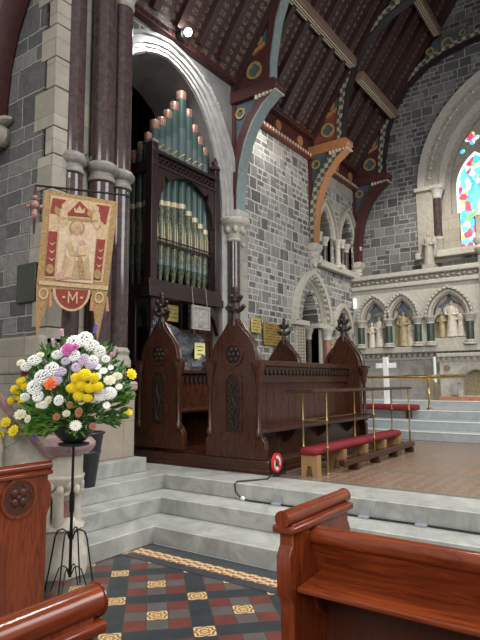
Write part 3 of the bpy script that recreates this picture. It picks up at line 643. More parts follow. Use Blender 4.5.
struct(B().prism([(3.6, 4.9), (4.75, 4.9), (4.75, 7.0), (4.3, 7.0), (4.3, 6.2), (3.6, 6.2)], .01, -.1, ZE).build('trim_14', 'cream_ashlar'))

# ---- roof
SL = math.atan(1.45); Lr = (6.75-YA)/math.cos(SL)
def roofpart(name, mat, boxes, parent=None, loc=(3.9, 6.75, 7.83)):
    b = B()
    for bx in boxes: b.box(*bx)
    o = b.build(name, mat)
    return o
R0 = Vector((0, 6.75, 8.05-1.45*.15))
def slope(o, sgn=1):
    if sgn > 0: o.location = R0; o.rotation_euler = (PI-SL, 0, 0); o.scale = (1, 1, 1)
    return o
cb_ = B().box(4.4, 15.6, 0, Lr, -.1, 0); cbo = struct(cb_.build('ceiling', 'roof_boards'))
# local frame: x east, y up the slope, z = towards the outside of the roof
cbo.matrix_world = Matrix.Translation(R0) @ Matrix(((1, 0, 0), (0, -math.cos(SL), math.sin(SL)), (0, math.sin(SL), math.cos(SL)))).to_4x4()
nrm = Vector((0, -math.sin(SL), -math.cos(SL)))
def inroof(b, name, mat):
    o = b.build(name, mat); o.parent = cbo; return o
# in this frame z points up and out, so inner things have negative z (the box above spans -.1..0)
x = 4.55
while x < 15.5:
    if min(abs(x-9.1), abs(x-12.5), abs(x-15.3)) > .22:
        o = inroof(B().box(x-.06, x+.06, .42, Lr, -.24, -.1), 'rafter', 'roof_beam')
        bead = inroof(B().box(x-.075, x+.075, .42, Lr, -.255, -.238), 'rafter_bead', 'roof_beam'); bead.parent = o
    x += .62
so_ = B().prism([(4.4, 0), (15.6, 0), (15.6, Lr), (4.4, Lr)], -.1, 0, MZ()); sobj = struct(so_.build('ceiling_south', 'roof_dark'))
sobj.matrix_world = Matrix.Translation(Vector((0, 2*YA-6.75, R0.z))) @ Matrix(((1, 0, 0), (0, math.cos(SL), -math.sin(SL)), (0, math.sin(SL), math.cos(SL)))).to_4x4()

def mirY(pts): return pts+[(2*YA-u, v) for u, v in reversed(pts)]
def truss(X, label, dark=False, lower='ochre_paint', band='chequer_paint', band2='cream_paint'):
    """hammerbeam truss in the plane X"""
    w_ = .12; t = thing('roof_truss', label, 'roof truss', (X, YA, 7.4), 'painted trusses of the chancel roof')
    M = MX(X); w = .09
    rib_in = [(5.62, 7.62), (5.60, 8.2), (5.46, 9.0), (5.2, 9.7), (4.85, 10.2), (4.3, 10.6), (3.7, 10.83), (3.0, 10.95), (2.4, 11.0), (2.0, 11.02)]
    rib_out = [(5.74, 7.62), (5.74, 8.2), (5.62, 9.05), (5.34, 9.80), (4.96, 10.32), (4.38, 10.74), (3.74, 10.97), (3.0, 11.1), (2.4, 11.16), (2.0, 11.18)]
    full = lambda l: l+[(2*YA-u, v) for u, v in l[-2::-1]]
    B().band(full(rib_in), full(rib_out), -w-.02, w+.02, M).build('arch_rib', band, t)
    B().band(full([(a[0]-.03 if a[0] > 2.1 else a[0], a[1]-.03) for a in rib_in]), full(rib_in), -w-.03, w+.03, M).build('arch_rib_edge', 'teal_rib_paint' if X < 10 else 'roof_dark', t)
    # principal rafter along the roof slope
    rf = lambda y, o: 8.05+1.45*(6.6-y)-o
    pf = [(6.6, rf(6.6, .42)), (2.0, rf(2.0, .42))]; po = [(6.6, rf(6.6, -.0)), (2.0, rf(2.0, -.0))]
    B().prism([pf[0], pf[1], po[1], po[0]], -.13, .13, M).build('principal_rafter', 'roof_beam', t)
    B().prism([(2*YA-u, v) for u, v in (pf[0], pf[1], po[1], po[0])], -.13, .13, M).build('principal_rafter', 'roof_beam', t)
    for s in (1, -1):
        Y = (lambda u: u) if s > 0 else (lambda u: 2*YA-u)
        P = lambda pts: [(Y(u), v) for u, v in pts]
        # spandrel panels above the hammer beam
        B().prism(P([(6.45, 7.75), (5.74, 7.75), (5.74, 8.55), (6.25, 8.35), (6.42, 8.0)]), -.05, .05, M).build('spandrel_panel', 'red_paint' if X > 10 and not dark else 'maroon_paint', t)
        B().prism(P([(6.28, 8.42), (5.74, 8.6), (5.70, 8.98), (5.98, 8.9)]), -.055, .055, M).build('blue_panel', 'blue_paint', t)
        B().prism(P([(5.98, 8.9), (5.70, 8.98), (5.36, 9.78), (5.38, 9.8)]), -.05, .05, M).build('upper_panel', 'maroon_paint', t)
        B().prism(P([(6.30, 8.34), (5.74, 8.53), (5.74, 8.62), (6.26, 8.43)]), -.1, .1, M).build('panel_rail', 'ochre_paint', t)
        c1 = [(Y(u), v) for u, v in circ(6.02, 8.08, .19, 24)]; c0 = [(Y(u), v) for u, v in foil(6.02, 8.08, .15, 4, .25, 24)]
        B().band(c0, c1, -.09, .09, M, True).build('quatrefoil', 'gold_paint' , t)
        B().prism(c0, -.065, .065, M).build('quatrefoil_field', 'blue_paint', t)
        c1 = [(Y(u), v) for u, v in circ(5.93, 8.72, .12, 20)]; c0 = [(Y(u), v) for u, v in circ(5.93, 8.72, .08, 20)]
        B().band(c0, c1, -.09, .09, M, True).build('quatrefoil', 'gold_paint', t)
        # hammer beam with stepped painted end
        B().prism(P([(6.6, 7.48), (5.5, 7.48), (5.42, 7.55), (5.42, 7.66), (5.5, 7.74), (6.6, 7.74)]), -.16, .16, M).build('hammer_beam', lower, t, .02)
        b = B()
        for i in range(6): b.prism(P([(5.95-i*.09, 7.47-i*.0), (5.89-i*.09, 7.47), (5.89-i*.09, 7.38+i*.012), (5.95-i*.09, 7.38+i*.012)]), -.17, .17, M)
        b.build('dentils', 'cream_paint', t)
        # curved brace beneath with its panel
        bi = [(6.46, 5.1), (6.44, 5.6), (6.38, 6.1), (6.25, 6.55), (6.05, 6.95), (5.8, 7.25), (5.52, 7.46)]
        bo = [(6.58, 5.1), (6.58, 5.65), (6.53, 6.2), (6.42, 6.68), (6.22, 7.08), (5.98, 7.36), (5.75, 7.5)]
        B().band(P(bi), P(bo), -.13, .13, M).build('curved_brace', band if not dark else 'maroon_paint', t)
        B().band(P([(a-.025, c-.018) for a, c in bi]), P(bi), -.145, .145, M).build('brace_edge', ('teal_rib_paint', 'ochre_paint', 'maroon_paint')[int(X > 10)+int(X > 13)], t)
        B().prism(P([(6.58, 6.3), (6.58, 7.48), (5.9, 7.48), (6.15, 7.2), (6.4, 6.8)]), -.05, .05, M).build('brace_panel', 'blue_paint', t)
        c1 = [(Y(u), v) for u, v in circ(6.38, 7.24, .12, 20)]; c0 = [(Y(u), v) for u, v in circ(6.38, 7.24, .08, 20)]
        B().band(c0, c1, -.09, .09, M, True).build('quatrefoil', 'gold_paint', t)
        B().prism(P([(6.5, 5.35), (6.6, 5.35), (6.6, 7.5), (6.5, 7.5)]), -.1, .1, M).build('wall_post', 'maroon_paint', t)
        # collar spandrel with three roundels
        B().prism(P([(4.35, 10.75), (3.1, 11.1), (3.1, 11.35), (4.0, 11.3)]), -.05, .05, M).build('collar_panel', 'blue_paint', t)
        for u, v, r in ((4.1, 10.98, .12), (3.62, 11.05, .17), (3.2, 11.2, .1)):
            c1 = [(Y(a), c_) for a, c_ in circ(u, v, r, 20)]; c0 = [(Y(a), c_) for a, c_ in circ(u, v, r*.65, 20)]
            B().band(c0, c1, -.1, .1, M, True).build('roundel', 'gold_paint', t)
        B().prism(P([(6.6, 4.95), (6.42, 4.95), (6.36, 5.05), (6.36, 5.14), (6.6, 5.14)]), -.2, .2, M).build('corbel_cap', 'pale_carved_stone', t, .02)
        b = B().lathe([(.02, 4.15), (.05, 4.25), (.08, 4.4), (.10, 4.55), (.15, 4.8), (.19, 4.95)], (X, Y(6.56), 0), 12)
        for i in range(10): b.ball((X+.12*math.cos(i*1.3), Y(6.47)+.03*math.sin(i*2.1), 4.45+.05*i), (.055, .05, .05), 8, 6)
        b.build('corbel', 'pale_carved_stone', t)
    return t
truss(9.1, 'maroon truss with teal edged rib beside the organ arch', lower='maroon_paint', band='maroon_paint')
truss(12.5, 'brightest painted truss with ochre hammer beam between doorway and clerestory')
truss(15.3, 'dark truss lying against the east wall above the window', True, lower='maroon_paint')
def purlin(x0, x1, y, z, label):
    o = B().box(x0, x1, -.12, .12, -.11, .11).build('purlin', 'purlin_oak', None, .02)
    for i in (0, 1):
        xx = x0 if i == 0 else x1
    o.rotation_euler = (0, 0, 0); o.location = (0, y, z)
    for v in (-.055, 0, .055):
        B().tube([(x0+.02, v, -.118), (x1-.02, v, -.118)], .014, 6).build('carved_roll', 'cream_paint', None).parent = o
    tag(o, label, 'purlin', 'carved purlins of the chancel roof'); return o
purlin(9.24, 12.36, 5.25, 9.62, 'lower carved purlin between the first and second roof truss')
purlin(12.64, 15.16, 5.2, 9.40, 'lower carved purlin between the second truss and the east wall')
purlin(12.64, 15.16, 3.87, 11.45, 'upper carved purlin nearest the east wall')
purlin(9.24, 12.36, 3.95, 11.5, 'upper carved purlin between the first and second roof truss')
# ================================================================ reredos
ZR = MX(15.3)
rr = thing('reredos', 'carved pale stone reredos with arched niches and a bold cornice on the east wall', 'reredos', (15.3, YA, .99))
B().box(15.2, 15.5, -2.6, 6.6, .99, 4.25).build('back_wall', 'pale_carved_stone', rr)
niches = [(5.92, .30, .52, 3.33, 2.55), (5.12, .30, .52, 3.33, 2.55), (3.86, .42, .58, 3.33, 2.75)]
niches += [(2*YA-c, h, r, z, b_) for c, h, r, z, b_ in niches]
B().holed([(-2.6, 2.42), (6.6, 2.42), (6.6, 4.3), (-2.6, 4.3)], [[(c-h, b_)]+arch(c, z, h, r)+[(c+h, b_)] for c, h, r, z, b_ in niches], .30, .1, ZR).build('arcade_wall', 'pale_carved_stone', rr)
B().prism([(-2.6, 4.22), (6.6, 4.22), (6.6, 4.34), (-2.6, 4.34)], .38, .1, ZR).build('cornice', 'pale_carved_stone', rr, .02)
B().prism([(-2.6, 4.34), (6.6, 4.34), (6.6, 4.5), (-2.6, 4.5)], .33, .1, ZR).build('cornice_frieze', 'carved_stone', rr)
B().prism([(-2.6, 4.5), (6.6, 4.5), (6.6, 4.64), (-2.6, 4.64)], .44, .0, ZR).build('cornice_top', 'pale_carved_stone', rr, .03)
b = B()
for i in range(48):
    y = 6.5-.14*i
    if y > -.2: b.ball((14.95, y, 4.42+.015*(-1)**i), (.045, .055, .05), 8, 6)
b.build('cornice_leaf_carving', 'carved_stone', rr)
for i, (c, h, r, z, b_) in enumerate(niches):
    if c < 2: mats = ('mosaic_blue', 'relief_gold')
    M = ZR
    for h0, r0, h1, r1, d0, d1, m in ((h, r, h+.05, r+.06, .2, .34, 'carved_stone'), (h+.05, r+.06, h+.12, r+.13, .25, .38, 'pale_carved_stone'), (h+.14, r+.15, h+.20, r+.22, .25, .43, 'pale_carved_stone')):
        order(rr, c, z, h0, r0, h1, r1, d0, d1, M, m)
    b = B().tube([(14.89, u, v) for u, v in arch(c, z, h+.17, r+.19, 9)], .012, 6)
    for k, (u, v) in enumerate(arch(c, z, h+.17, r+.19, 9)): b.ball((14.87, u, v), .035, 8, 6)
    b.build('ball_ornament', 'pale_carved_stone', rr)
    # cusped inner head
    for q in (-1, 1):
        B().prism([(c+q*h, z-.02), (c+q*h*.62, z+.06), (c+q*h*.52, z+.2), (c+q*h*.72, z+.26), (c+q*h*.38, z+.36), (c+q*h*.2, z+.42), (c+q*h*.1, z+r), (c+q*h*.45, z+r*.85), (c+q*h*.8, z+r*.5)], .16, .24, M).build('cusp', 'carved_stone', rr)
    B().prism([(c-h, b_), (c+h, b_), (c+h, z-.05), (c-h, z-.05)], .105, .115, M).build('niche_ground', 'mosaic_gold', rr)
    B().prism(arch(c, z-.05, h, r+.05), .105, .115, M).build('niche_sky', 'mosaic_blue', rr)
    gx = 15.13
    if i % 3 == 0:
        figure(rr, gx, c-.08, b_+.02, .9, 'relief_alabaster'); figure(rr, gx, c+.15, b_+.02, .72, 'relief_alabaster'); B().ball((gx, c-.05, b_+.95), (.05, .17, .08)).build('relief_wing', 'relief_gold', rr)
    elif i % 3 == 1:
        figure(rr, gx, c+.02, b_+.02, 1.0, 'relief_gold'); figure(rr, gx+.02, c-.17, b_+.02, .74, 'relief_alabaster')
        B().ball((gx+.03, c+.13, b_+.75), (.04, .1, .16)).ball((gx+.03, c-.09, b_+.75), (.04, .1, .16)).build('relief_wing', 'mosaic_gold', rr)
    else:
        figure(rr, gx, c-.03, b_+.02, .98, 'relief_alabaster'); figure(rr, gx, c+.24, b_+.02, .7, 'relief_gold'); figure(rr, gx, c-.26, b_+.02, .74, 'relief_alabaster')
        B().ball((gx+.03, c-.03, b_+.75), (.04, .24, .2)).build('relief_wing', 'relief_alabaster', rr)
for y in (6.34, 5.52, 4.70, 4.36, 3.36, 2.86):
    shaft(rr, 14.98, y, 2.55, 3.34, .1, 'green_marble', .2, .12, 'pale_carved_stone', 14)
B().prism([(-2.6, 2.38), (6.6, 2.38), (6.6, 2.54), (-2.6, 2.54)], .36, .0, ZR).build('niche_sill', 'pale_carved_stone', rr, .02)
B().prism([(-2.6, 1.05), (6.6, 1.05), (6.6, 2.22), (-2.6, 2.22)], .12, .0, ZR).build('marble_dado', 'grey_marble_panel', rr)
b = B()
for i in range(30):
    y = 6.5-.15*i
    if y > 2: b.prism([(y-.06, 2.38), (y+.06, 2.38), (y+.05, 2.30), (y, 2.25), (y-.05, 2.30)], .2, .1, ZR)
b.build('pendent_arcade', 'pale_carved_stone', rr)
B().prism([(-2.6, 2.2), (6.6, 2.2), (6.6, 2.26), (-2.6, 2.26)], .16, .0, ZR).build('dado_rail', 'pale_carved_stone', rr)
for y in (6.1, 5.3, 4.62, 4.40):
    B().prism([(y-.02, 1.05), (y+.02, 1.05), (y+.02, 2.2), (y-.02, 2.2)], .14, .1, ZR).build('dado_pilaster', 'carved_stone', rr)
# pinnacled pillar at the right edge
pp = thing('reredos_pillar', 'tall twisted carved stone pillar at the right edge of the reredos', 'pillar', (14.95, 2.93, 2.54))
prof = []
for i in range(30):
    z = i*.08; prof.append((.13+.018*(i % 2), z))
B().lathe(prof, (14.95, 2.93, 2.5), 12).build('carved_shaft', 'pale_carved_stone', pp)
B().lathe([(.13, 0), (.2, .1), (.22, .16), (.18, .24), (.24, .4), (.22, .46)], (14.95, 2.93, 4.85), 12).build('capital', 'pale_carved_stone', pp)
B().lathe([(.17, 0), (.17, .5), (.2, .55), (.12, .65), (.02, 1.1)], (14.95, 2.93, 5.3), 8).build('pinnacle', 'pale_carved_stone', pp)
# kneeling angel on the cornice
sg = thing('angel_statue', 'small grey stone praying angel standing on the reredos cornice', 'statue', (15.1, 4.36, 4.64))
b = B().box(14.98, 15.3, 4.18, 4.52, 4.64, 4.78); b.build('plinth', 'carved_stone', sg, .01)
figure(sg, 15.13, 4.36, 4.78, .92, 'carved_stone', name='body')
for q in (-1, 1):
    B().ball((15.23, 4.36+q*.13, 5.3), (.05, .07, .32), 10, 8).build('wing', 'carved_stone', sg)

# altar
al = thing('altar', 'carved pale stone altar table with a round arched recess', 'altar', (14.5, 2.4, 1.12))
B().holed([(.0, 1.12), (3.98, 1.12), (3.98, 2.22), (.0, 2.22)], [[(c-.32, 1.25)]+[(c-.32*math.cos(PI*i/12), 1.55+.32*math.sin(PI*i/12)) for i in range(13)]+[(c+.32, 1.25)] for c in (3.12, 2.0, .88)], .0, -.25, MX(14.3)).build('front_slab', 'pale_carved_stone', al, 0)
B().box(14.5, 14.9, .0, 3.98, 1.12, 2.2).build('body', 'carved_stone', al)
B().box(14.22, 14.93, -.05, 4.03, 2.2, 2.3).build('mensa', 'pale_carved_stone', al, .02)
b = B()
for i in range(28): b.prism([(4.0-.145*i-.05, 2.2), (4.0-.145*i+.05, 2.2), (4.0-.145*i+.04, 2.12), (4.0-.145*i, 2.08), (4.0-.145*i-.04, 2.12)], .05, .0, MX(14.3))
b.build('scalloped_edge', 'carved_stone', al)
for c in (3.12, 2.0, .88):
    a0 = [(c-.34*math.cos(PI*i/12), 1.55+.34*math.sin(PI*i/12)) for i in range(13)]; a1 = [(c-.48*math.cos(PI*i/12), 1.55+.48*math.sin(PI*i/12)) for i in range(13)]
    B().band(a0, a1, .05, -.02, MX(14.3)).build('round_arch', 'carved_stone', al)
    B().prism([(c-.32, 1.25), (c+.32, 1.25), (c+.32, 1.9), (c-.32, 1.9)], -.165, -.185, MX(14.3)).build('recess_mosaic', 'mosaic_gold', al)
for y in (3.62, 2.56):
    B().box(14.22, 14.3, y-.07, y+.07, 1.25, 1.55).build('column_pair', 'grey_marble_panel', al)
B().prism(circ(3.80, 1.93, .075, 16), .03, 0, MX(14.3)).build('carved_boss', 'red_marble', al)
B().box(14.15, 14.32, .0, 4.0, 1.12, 1.22).build('red_tile_base', 'terracotta_tile', al)
cdl = thing('altar_candle', 'tall white candle standing at the corner of the altar', 'candle', (14.15, 4.06, 1.12))
B().lathe([(.05, 0), (.05, .03), (.02, .06), (.015, .4), (.04, .45)], (14.15, 4.06, 1.12)).build('holder', 'brass', cdl)
B().lathe([(.035, .45), (.033, 1.08), (.01, 1.1)], (14.15, 4.06, 1.12)).build('candle', 'white_enamel', cdl)
# white cross
cr_ = thing('standing_cross', 'plain white standing cross in front of the reredos', 'cross', (13.2, 4.97, .99))
B().box(13.15, 13.25, 4.91, 5.03, .99, 2.2).build('upright', 'white_marble', cr_, .006)
B().box(13.16, 13.24, 4.72, 5.22, 1.93, 2.05).build('crossbar', 'white_marble', cr_, .006)
B().box(13.0, 13.4, 4.8, 5.14, .99, 1.06).build('foot', 'white_marble', cr_, .01)

# altar rail
ar = thing('altar_rail', 'polished brass communion rail across the sanctuary', 'rail', (12.2, 4.4, .99))
B().tube([(12.2, 6.4, 1.70), (12.2, 2.9, 1.70)], .03, 12).build('top_rail', 'brass', ar)
B().tube([(12.2, 4.2, 1.70), (12.2, 2.9, 1.70)], .042, 12).build('telescopic_sleeve', 'brass', ar)
for y in (3.65, 5.3):
    B().lathe([(.07, 0), (.07, .02), (.03, .05), (.024, .1), (.024, .3), (.04, .33), (.024, .36), (.024, .62), (.045, .66), (.03, .7)], (12.2, y, .99), 12).build('post', 'brass', ar)
    b = B()
    for q in (-1, 1): b.tube([(12.2, y, 1.45), (12.2, y+q*.1, 1.5), (12.2, y+q*.14, 1.58), (12.2, y+q*.1, 1.66)], .01, 6)
    b.build('scroll_bracket', 'brass', ar)
kr = thing('altar_kneeler', 'long red padded kneeler before the brass altar rail', 'kneeler', (11.6, 5, .83))
B().box(11.45, 11.75, 3.70, 6.3, 1.0, 1.12).build('cushion', 'red_velvet', kr, .04)
for y in (3.9, 5.1, 6.2): B().box(11.48, 11.72, y-.03, y+.03, .83, 1.0).build('leg', 'stall_oak', kr)
bk = thing('kneeling_cushion', 'small dark red cushion lying on the top sanctuary step behind the rail', 'cushion', (12.8, 4.3, .99))
B().box(12.75, 12.95, 4.1, 4.5, .99, 1.05).build('pad', 'red_velvet', bk, .03)

# ================================================================ choir stalls
def oprof(yc, z0, w):
    """outline of a poppyhead stall end in (y, z)"""
    h = [(.46, 0), (.46, .22), (.43, .26), (.36, .36), (.36, 1.12), (.345, 1.3), (.31, 1.42), (.24, 1.52), (.16, 1.60), (.09, 1.68), (.07, 1.76)]
    h = [(a*w/.46, b_) for a, b_ in h]
    return [(yc-a, z0+b_) for a, b_ in h]+[(yc+a, z0+b_) for a, b_ in reversed(h)]
def poppyhead(parent, x, y, z, s=1.0):
    b = B().lathe([(.06*s, -.05), (.05*s, .08*s), (.035*s, .14*s), (.05*s, .17*s), (.03*s, .2*s), (.028*s, .36*s), (.04*s, .40*s), (.02*s, .44*s)], (x, y, z), 8)
    for zz, L in ((.16*s, .13*s), (.29*s, .09*s)):
        for i in range(4):
            a = i*PI/2; dx, dy = math.cos(a), math.sin(a)
            b.tube([(x, y, z+zz), (x+dx*L*.7, y+dy*L*.7, z+zz-.01), (x+dx*L, y+dy*L, z+zz+.035*s)], [.03*s, .022*s, .028*s], 6)
            b.ball((x+dx*L, y+dy*L, z+zz+.04*s), (.032*s, .032*s, .028*s), 8, 6)
    b.ball((x, y, z+.44*s), (.035*s, .035*s, .04*s), 8, 6)
    return b.build('poppyhead', 'carved_oak', parent)
def stall_end(root, x, yc, z0, th=.09, w=.46, detail=True):
    M = MX(x)
    B().prism(oprof(yc, z0, w), 0, -th, M).build('stall_end', 'stall_oak', root, .008)
    poppyhead(root, x+th/2, yc, z0+1.72)
    # moulded gable edge
    for q in (-1, 1):
        B().tube([(x+th/2, yc+q*.36, z0+1.12), (x+th/2, yc+q*.35, z0+1.3), (x+th/2, yc+q*.31, z0+1.42), (x+th/2, yc+q*.16, z0+1.61), (x+th/2, yc+q*.07, z0+1.74)], [.03, .04, .035, .03, .03], 8).build('gable_moulding', 'stall_oak', root)
        shaftx = x-.02
        col_ = B().lathe([(.05, 0), (.05, .06), (.03, .1), (.028, .62), (.05, .68), (.045, .72), (.07, .8), (.085, .86), (.085, .9)], (x+.0, yc+q*.38, z0+.28), 10).build('colonnette', 'stall_oak', root)
        B().box(x-.08, x+th, yc+q*.38-.085, yc+q*.38+.085, z0+1.18, z0+1.22).build('abacus', 'stall_oak', col_)
    if detail:
        cz = z0+1.30
        B().band(circ(yc, cz, .12, 24), circ(yc, cz, .155, 24), .02, -.01, M, True).build('roundel_frame', 'stall_oak', root)
        b = B().prism(circ(yc, cz, .125, 24), .004, -.01, M)
        for i in range(6):
            a = i*PI/3; b.ball((x-.012, yc+.07*math.cos(a), cz+.07*math.sin(a)), (.018, .035, .035), 8, 6)
        b.ball((x-.015, yc, cz), (.02, .035, .035), 8, 6); b.build('carved_roundel', 'carved_oak', root)
        pts = [(yc-.135, z0+.34)]+[(u, v) for u, v in arch(yc, z0+.93, .135, .14, 6)]+[(yc+.135, z0+.34)]
        pi = [(yc+(u-yc)*.82, z0+.36+(v-z0-.36)*.97+.0) for u, v in pts]
        B().band(pi, pts, .018, -.01, M, True).build('panel_frame', 'stall_oak', root)
        b = B().prism(pi, .004, -.01, M); rnd = random.Random(int(yc*100))
        b.tube([(x-.015, yc+.03*math.sin(i*1.1), z0+.38+i*.06) for i in range(11)], .014, 6)
        for i in range(36):
            q = 1 if i % 2 else -1
            b.ball((x-.012, yc+q*(.025+.05*rnd.random()), z0+.39+i*.0165), (.016, .024, .018), 7, 5)
        b.build('carved_vine_panel', 'carved_oak', root)
pl = struct(B().prism([(5.66, 3.62), (9.6, 3.62), (9.6, 6.5), (5.66, 6.5)], .505, .655, MZ()).build('trim_15', 'stall_oak_horizontal', bevel=.012), 'dark oak platform carrying the choir stalls', 'platform')
struct(B().prism([(5.63, 3.59), (9.62, 3.59), (9.62, 6.5), (5.63, 6.5)], .505, .56, MZ()).build('trim_16', 'stall_oak_horizontal', bevel=.012), 'moulded foot of the stall platform', 'skirting')
s1 = thing('choir_stall', 'front oak choir stall with long plain back and carved end', 'choir stall', (5.7, 4.15, .655), 'carved oak choir stalls')
stall_end(s1, 5.7, 4.16, .655)
stall_end(s1, 9.12, 4.22, .655, w=.39, detail=False)
B().box(5.78, 9.13, 4.18, 4.25, .70, 1.82).build('back_panel', 'stall_oak', s1)
B().box(5.78, 9.13, 4.10, 4.27, 1.82, 1.90).build('top_rail', 'stall_oak_horizontal', s1, .012)
B().box(5.78, 9.13, 4.14, 4.19, 1.60, 1.82).build('frieze_rail', 'stall_oak_horizontal', s1)
b = B()
for i in range(31): b.prism([(5.86+i*.107, 1.78), (5.93+i*.107, 1.78), (5.93+i*.107, 1.73), (5.895+i*.107, 1.70), (5.86+i*.107, 1.73)], .025, 0, MY(4.14))
b.build('frieze_arcade', 'carved_oak', s1)
b = B()
for i in range(17): b.box(5.9+i*.2-.002, 5.9+i*.2+.002, 4.1775, 4.182, 1.0, 1.6)
b.build('board_joints', 'carved_oak', s1)
B().box(5.72, 9.3, 3.72, 4.18, .97, 1.02).build('seat', 'stall_oak_horizontal', s1, .012)
B().box(5.8, 9.2, 3.95, 4.0, .655, .97).build('seat_support', 'stall_oak', s1)
for x in (6.6, 7.6, 8.6): B().prism([(4.1, .66), (3.8, .9), (3.76, .97), (4.15, .97)], x-.03, x+.03, lambda u, v, d: (d, u, v)).build('seat_bracket', 'stall_oak', s1)
s2 = thing('choir_stall', 'rear oak choir stall against the organ with carved poppyhead end', 'choir stall', (5.7, 5.45, .655), 'carved oak choir stalls')
stall_end(s2, 5.7, 5.47, .70)
stall_end(s2, 9.25, 5.55, .66, detail=False)
B().box(5.78, 9.3, 5.78, 5.86, .70, 1.74).build('back_panel', 'stall_oak', s2)
B().box(5.78, 9.3, 5.70, 5.88, 1.74, 1.80).build('top_rail', 'stall_oak_horizontal', s2, .012)
b = B()
for i in range(31): b.prism([(5.86+i*.107, 1.70), (5.92+i*.107, 1.70), (5.92+i*.107, 1.62), (5.89+i*.107, 1.59), (5.86+i*.107, 1.62)], .025, 0, MY(5.78))
b.build('frieze_arcade', 'carved_oak', s2)
B().box(5.76, 9.2, 5.25, 5.78, 1.17, 1.22).build('seat', 'stall_oak_horizontal', s2, .012)
B().box(5.8, 9.2, 5.5, 5.55, .655, 1.17).build('seat_support', 'stall_oak', s2)
B().box(5.9, 9.0, 4.4, 4.66, 1.28, 1.33).build('book_board', 'stall_oak_horizontal', s1, .01)

# brass framed reading desk in front
rd = thing('reading_desk', 'brass framed reading desk with a narrow grey topped board', 'desk', (7.5, 3.1, .505))
B().box(5.62, 9.05, 2.98, 3.36, 1.475, 1.505).build('top_board', 'stall_oak_horizontal', rd, .006)
B().box(5.62, 9.05, 3.0, 3.34, 1.505, 1.512).build('top_lining', 'stall_oak_horizontal', rd)
for x, y in ((6.02, 3.02), (5.98, 3.32), (7.42, 3.0), (7.5, 3.32), (8.92, 3.0), (8.95, 3.3)):
    B().lathe([(.03, 0), (.03, .015), (.014, .03), (.012, .3), (.02, .32), (.012, .34), (.012, .62), (.02, .64), (.012, .66), (.012, .97)], (x, y, .505), 10).build('post', 'dull_brass', rd)
for x in (6.0, 7.46, 8.93):
    for z in (.62, 1.14, ): B().tube([(x, 3.02, z), (x, 3.32, z)], .011, 8).build('cross_rail', 'dull_brass', rd)
B().tube([(6.0, 3.32, 1.14), (7.46, 3.32, 1.14)], .009, 8).build('long_rail', 'dull_brass', rd)
kn = thing('kneeler', 'long red velvet kneeler on light oak blocks under the reading desk', 'kneeler', (7.4, 3.2, .505))
B().box(5.78, 8.72, 3.06, 3.27, .745, .835).build('cushion', 'red_velvet', kn, .035)
for x in (5.88, 6.6, 7.3, 8.0, 8.62): B().prism([(3.06, .505), (3.12, .505), (3.14, .62), (3.19, .62), (3.21, .505), (3.27, .505), (3.27, .745), (3.06, .745)], x-.05, x+.05, lambda u, v, d: (d, u, v)).build('block', 'light_oak', kn)
fr = thing('foot_rail', 'worn dark timber foot rail lying along the tiles beside the red kneeler', 'rail', (7.6, 2.85, .505))
B().box(6.25, 8.85, 2.90, 2.99, .58, .66).build('rail', 'stall_oak_horizontal', fr, .012)
for x in (6.6, 7.3, 8.0, 8.7): B().box(x-.03, x+.03, 2.88, 3.01, .505, .58).build('block', 'stall_oak', fr)

# no-photography sign and spotlight on the step
sgn = thing('round_sign', 'small round white sign with a red ring and slash by the stall foot', 'sign', (5.55, 3.5, .505))
SM = lambda u, v, d: (5.58-.98*(u-3.5), 3.46-d-.05*(u-3.5), v)
B().prism(circ(3.5, .67, .105, 24), .01, -.01, SM).build('disc', 'white_enamel', sgn)
B().band(circ(3.5, .67, .088, 24), circ(3.5, .67, .11, 24), .02, -.01, SM, True).build('ring', 'red_enamel', sgn)
B().prism([(3.5-.042, .63), (3.5+.042, .63), (3.5+.042, .69), (3.5+.02, .69), (3.5+.015, .715), (3.5-.015, .715), (3.5-.02, .69), (3.5-.042, .69)], .018, .008, SM).build('camera_symbol', 'ink', sgn)
B().prism([(3.5-.065, .612), (3.5-.052, .60), (3.5+.065, .728), (3.5+.052, .74)], .024, .01, SM).build('slash', 'red_enamel', sgn)
B().box(5.54, 5.66, 3.455, 3.485, .505, .57).build('foot', 'black_plastic', sgn)
fl = thing('floor_floodlight', 'round black floodlight standing behind the white sign', 'lamp', (5.85, 3.58, .505))
B().tube([(5.73, 3.56, .65), (5.77, 3.56, .65), (5.82, 3.56, .65), (5.86, 3.56, .65)], [.07, .075, .06, .04], 20).build('housing', 'black_plastic', fl)
B().tube([(5.80, 3.48, .65), (5.80, 3.48, .52), (5.80, 3.54, .512), (5.80, 3.6, .52), (5.80, 3.6, .65)], .01, 8).build('bracket', 'black_iron', fl)
